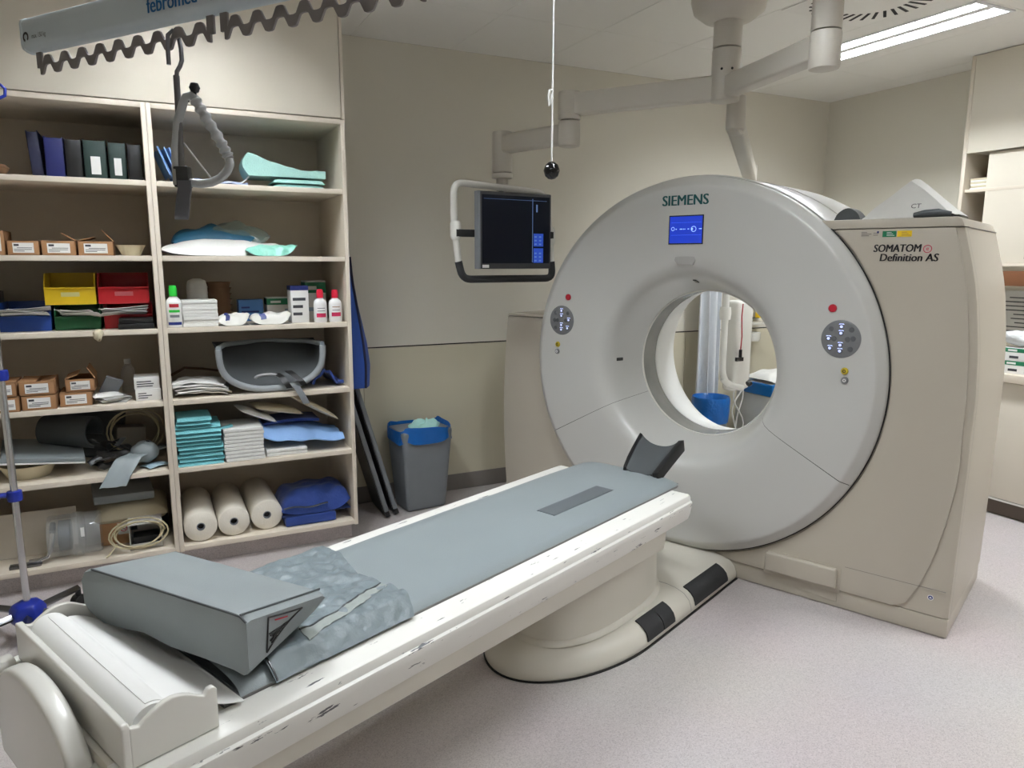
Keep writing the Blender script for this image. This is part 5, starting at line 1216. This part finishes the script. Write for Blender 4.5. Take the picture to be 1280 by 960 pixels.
MB().grid(lambda u, v: (-.10 + .19 * u + .02 * (1 - v) * math.sin(u * 9), .05 * math.sin(u * 16) * (.4 + .6 * (1 - v)), 1.55 * v), 60, 14, thick=.004).build('sheet', mat('curtain_white', (226, 230, 234), .4, bump=.2, bscale=20), t, smooth=70)
MB().cyl((-.18, 0, 1.56), (.18, 0, 1.56), .012, n=12).build('rail', M_CHROME, t)
t = thing('blue_lined_bin', 'round bin with a bright blue liner seen through the bore', 'bin', (3.83, 4.24, 0))
MB().lathe([(.0, .001), (.11, .001), (.135, .50), (.13, .50), (.105, .01), (0, .01)], 32).build('bin_body', M_BINGREY, t)
MB().lathe([(.137, .36), (.143, .44), (.146, .53), (.140, .555), (.128, .54), (.115, .45)], 40).build('liner', M_BAGBLUE, t, smooth=60)
t = thing('utility_cart', 'pale grey cart with white worktop standing beyond the bore', 'cart', (4.50, 4.20, 0))
MB().box(-.26, .26, -.2, .2, .06, .545).build('cabinet', mat('cart_grey', (188, 190, 186), .4), t, bevel=.006)
for x in (-.26, .26):
    MB().box(x - .006, x + .006, -.206, -.2, .07, .53).build('corner_strip', M_GLOSSW, t)
MB().box(-.05, -.045, -.203, -.2, .08, .53).build('door_joint', M_SKIRT, t)
for x in (-.2, .2):
    for y in (-.15, .15): MB().cyl((x, y, .001), (x, y, .06), .025, n=12).build('castor', M_BLACK, t)
t = thing('blue_tray', 'shallow blue tray on the cart seen through the bore', 'tray', (4.43, 4.17, .5465))
MB().taper((-.19, .19, -.15, .15), (-.21, .21, -.17, .17), 0, .095).build('tray', mat('tray_blue', (6, 104, 176), .4), t, bevel=.006)
t = thing('white_package', 'white wrapped package lying in the blue tray', 'package', (4.43, 4.17, .643))
MB().grid(lambda u, v: bagp(.19, .14, .085, u, v, 31, 4), 20, 14).grid(lambda u, v: Vector((.38 * (u - .5), .28 * (v - .5), 0)), 3, 3).build('package', M_WHITE, t, smooth=70)
t = thing('loose_cables', 'white cables looping down beside the cart', 'cables', (4.16, 4.30, .1))
for i in range(3): MB().tube([(.02 * math.sin(k * .9 + i) + .05 * math.sin(k * .45 + i * 2), -.05 * i * .2, .55 - .05 * k) for k in range(11)], .006, 7).build('cable', M_GLOSSW, t, smooth=70)
t = thing('sharps_dispenser', 'white round dispenser fixed to the wall beyond the bore', 'dispenser', (4.46, 4.50, .93))
MB().lathe([(0, 0), (.07, 0), (.08, .02), (.08, .07), (0, .08)], 28).build('body', M_GLOSSW, t); MB().box(-.03, .03, .02, .055, -.02, .09).build('bracket', M_BINGREY, t)
def small_bottle(x, z, m, label):
    t = thing('wall_bottle', label, 'bottle', (x, 4.49, z)); MB().lathe([(0, 0), (.028, 0), (.03, .01), (.03, .09), (.012, .11), (.012, .13), (0, .13)], 20).build('bottle_body', m, t); MB().box(-.035, .035, .028, .06, -.008, 0.0).build('bracket', M_BINGREY, t)
small_bottle(4.40, 1.10, mat('orange_plastic', (208, 150, 60), .4), 'orange bottle on the wall beyond the bore')
small_bottle(4.27, 1.10, mat('violet_plastic', (92, 80, 140), .4), 'violet bottle on the wall beyond the bore')
small_bottle(4.53, 1.12, M_YELLOW, 'yellow bottle on the wall beyond the bore')
MB().box(-.17, .17, -.08, .05, 0, .018).build('wall_ledge', M_GLOSSW, None, loc=(4.40, 4.495, 1.07), label='narrow white ledge carrying coloured bottles beyond the bore', cat='ledge', bevel=.003)

# ================================================================== ON TOP OF THE SCANNER
t = thing('paper_tent', 'folded white cloth tent marked CT on top of the scanner', 'cloth', gw(.93, .12, 1.757), GR)
def tent(u, v):
    x = -.165 + .33 * u; r = .150 * max(0, 1 - abs(u - .52) / .5) ** .85
    y = -.06 + .22 * v
    z = .006 + r * (1 - .35 * v + .25 * math.sin(PI * v)) + .004 * nz(u * 5, v * 5)
    return (x + .03 * v, y - .0 + .03 * math.sin(PI * u) * (1 - v), z)
MB().grid(tent, 32, 14).grid(lambda u, v: (tent(u, 0)[0], tent(u, 0)[1] - .055 * (1 - v) * max(0.02, math.sin(PI * u)), max(.003, tent(u, 0)[2] * v)), 32, 10).grid(lambda u, v: (tent(u, 1)[0], tent(u, 1)[1] + .01 * (1 - v), max(.003, tent(u, 1)[2] * v)), 32, 8).build('cloth', M_WHITE, t, smooth=60)
lettering('CT', .030, M_BLK_TXT, t, T(.045, -.088, .048) @ FACE @ Matrix.Rotation(-.5, 4, 'X'), width=.036)
t = thing('grey_strap_pad', 'grey strap pad lying at the left of the cloth tent on the scanner', 'strap', gw(.70, .12, 1.757), GR)
MB().grid(lambda u, v: (-.055 + .11 * u, -.05 + .10 * v, .004 + .050 * math.sin(PI * u) ** .7 + .004 * nz(u * 4, v * 4)), 12, 8).grid(lambda u, v: (-.055 + .11 * u, -.05, (.004 + .050 * math.sin(PI * u) ** .7) * v), 12, 3).grid(lambda u, v: (-.055 + .11 * u, .05, (.004 + .05 * math.sin(PI * u) ** .7) * v), 12, 3).build('strap', M_DARKPAD, t, smooth=60)
t = thing('grey_strap_roll', 'dark grey strap end lying at the right of the cloth tent', 'strap', gw(1.03, .03, 1.757), GR)
MB().tube([(-.06, .01, .012), (-.02, 0, .016), (.03, -.005, .018), (.075, .0, .012)], [.011, .016, .017, .010], 10).build('strap', M_DARKPAD, t, smooth=60)

# ================================================================== CABINETS ON THE RIGHT
t = thing('wall_cupboard', 'tall cream wall cupboard with a half-open sliding door on the right', 'cupboard', (5.07, 1.9, 1.553))
def wc(mb, n, m=M_CAB, bv=.0015): return mb.build(n, m, t, bevel=bv, loc=(-5.07, -1.9, -1.553))
wc(MB().box(4.91, 5.248, 3.12, 3.145, 1.553, 2.897), 'end_panel', M_EDGE)
wc(MB().box(4.915, 5.248, .65, 3.12, 2.29, 2.897), 'upper_box')
wc(MB().box(4.905, 4.915, .65, 3.115, 2.285, 2.895), 'upper_front')
wc(MB().box(4.915, 5.248, .65, 3.12, 1.553, 1.575), 'bottom_panel', M_EDGE)
wc(MB().box(4.93, 5.248, .65, 3.12, 2.035, 2.055), 'inner_shelf', M_EDGE)
wc(MB().box(5.235, 5.248, .65, 3.12, 1.575, 2.29), 'back_panel')
sd = wc(MB().box(4.932, 4.948, 1.62, 2.985, 1.577, 2.278), 'sliding_door')
MB().box(4.930, 4.9325, 2.66, 2.70, 1.60, 1.80).build('finger_slot', M_GASKET, sd)
wc(MB().box(4.952, 4.968, .66, 1.70, 1.577, 2.278), 'sliding_door')
t = thing('paper_stack', 'stack of papers and folders inside the half-open wall cupboard', 'papers', (5.06, 3.05, 2.056))
for i in range(6): MB().box(-.10, .10, -.055, .055, .012 * i, .012 * i + .010, Matrix.Rotation(random.uniform(-.06, .06), 4, 'Z')).build('folder', M_CREAM if i % 2 else M_PAPER, t)
MB().box(4.93, 4.95, .65, 3.12, 1.43, 1.525).build('light_pelmet', M_WOOD, None, bevel=.002, label='brown wooden strip under the wall cupboard', cat='pelmet')
t = thing('base_cabinet', 'cream base cabinet with a pale worktop along the right wall', 'cabinet', (4.97, 1.6, 0))
MB().box(-.26, .275, -1.0, 1.50, .10, .85).build('carcass', M_CAB, t)
MB().box(-.245, .275, -1.0, 1.50, .002, .098).build('plinth', M_KICK, t)
for i in range(3): MB().box(-.28, -.262, -.998 + .833 * i, -.170 + .833 * i, .115, .845).build('door', M_CAB, t, bevel=.002)
MB().box(-.315, .278, -1.02, 1.52, .853, .905).build('worktop', M_EDGE, t, bevel=.006)
MB().box(-.282, -.262, -1.0, 1.5, .100, .112).build('plinth_lip', M_GLOSSW, t)
def counter_box(x, y, z, label):
    t = thing('glove_carton', label, 'box', (x, y, z), -PI / 2 + .12, 'glove cartons on the worktop')
    MB().box(-.12, .12, -.06, .06, 0, .078).build('body', M_LABEL, t, bevel=.001)
    MB().box(-.1205, .1205, -.0608, .0605, .052, .0775).build('band', M_GLOVEG, t)
    MB().box(-.08, -.03, -.0612, -.0608, .058, .07).build('brand_print', M_LABEL, t)
    MB().box(-.07, -.02, -.0606, -.06, .015, .03).box(.02, .05, -.0606, -.06, .01, .04).build('print', M_PRINT, t)
counter_box(4.77, 2.53, .906, 'lower green and white glove carton on the worktop')
counter_box(4.77, 2.53, .985, 'upper green and white glove carton on the worktop')
t = thing('white_bottle_box', 'plain white box beside the glove cartons on the worktop', 'box', (4.80, 2.76, .906)); MB().box(-.05, .05, -.06, .06, 0, .14).build('body', M_LABEL, t, bevel=.002)
t = thing('plastic_bag', 'crumpled clear plastic bag lying on top of the glove cartons', 'bag', (4.78, 2.53, 1.066)); MB().grid(blob(.07, .14, .05, 8, .5), 32, 14).build('bag', mat('crinkled_film', (214, 216, 216), .2, bump=.6, bscale=40), t, smooth=40)
t = thing('wall_notice', 'printed white notice sheet pinned above the worktop', 'notice', (5.244, 2.86, 1.22))
MB().box(-.004, .004, -.16, .16, -.14, .17).build('sheet', mat('notice_paper', (206, 206, 202), .6), t)
mb = MB()
for i in range(9): mb.box(-.0055, -.004, -.13, random.uniform(.0, .13), .12 - .028 * i, .127 - .028 * i)
mb.build('print', M_PRINT, t)
t = thing('soap_dispenser', 'dark dispenser bottle standing behind the plastic bag', 'dispenser', (5.02, 2.62, .906)); MB().lathe([(0, 0), (.05, 0), (.052, .01), (.052, .32), (.03, .37), (.012, .39), (.012, .43), (0, .43)], 24).build('bottle_body', M_CREAM, t); MB().lathe([(.053, .2), (.053, .26)], 24).build('label', M_BLACK, t)
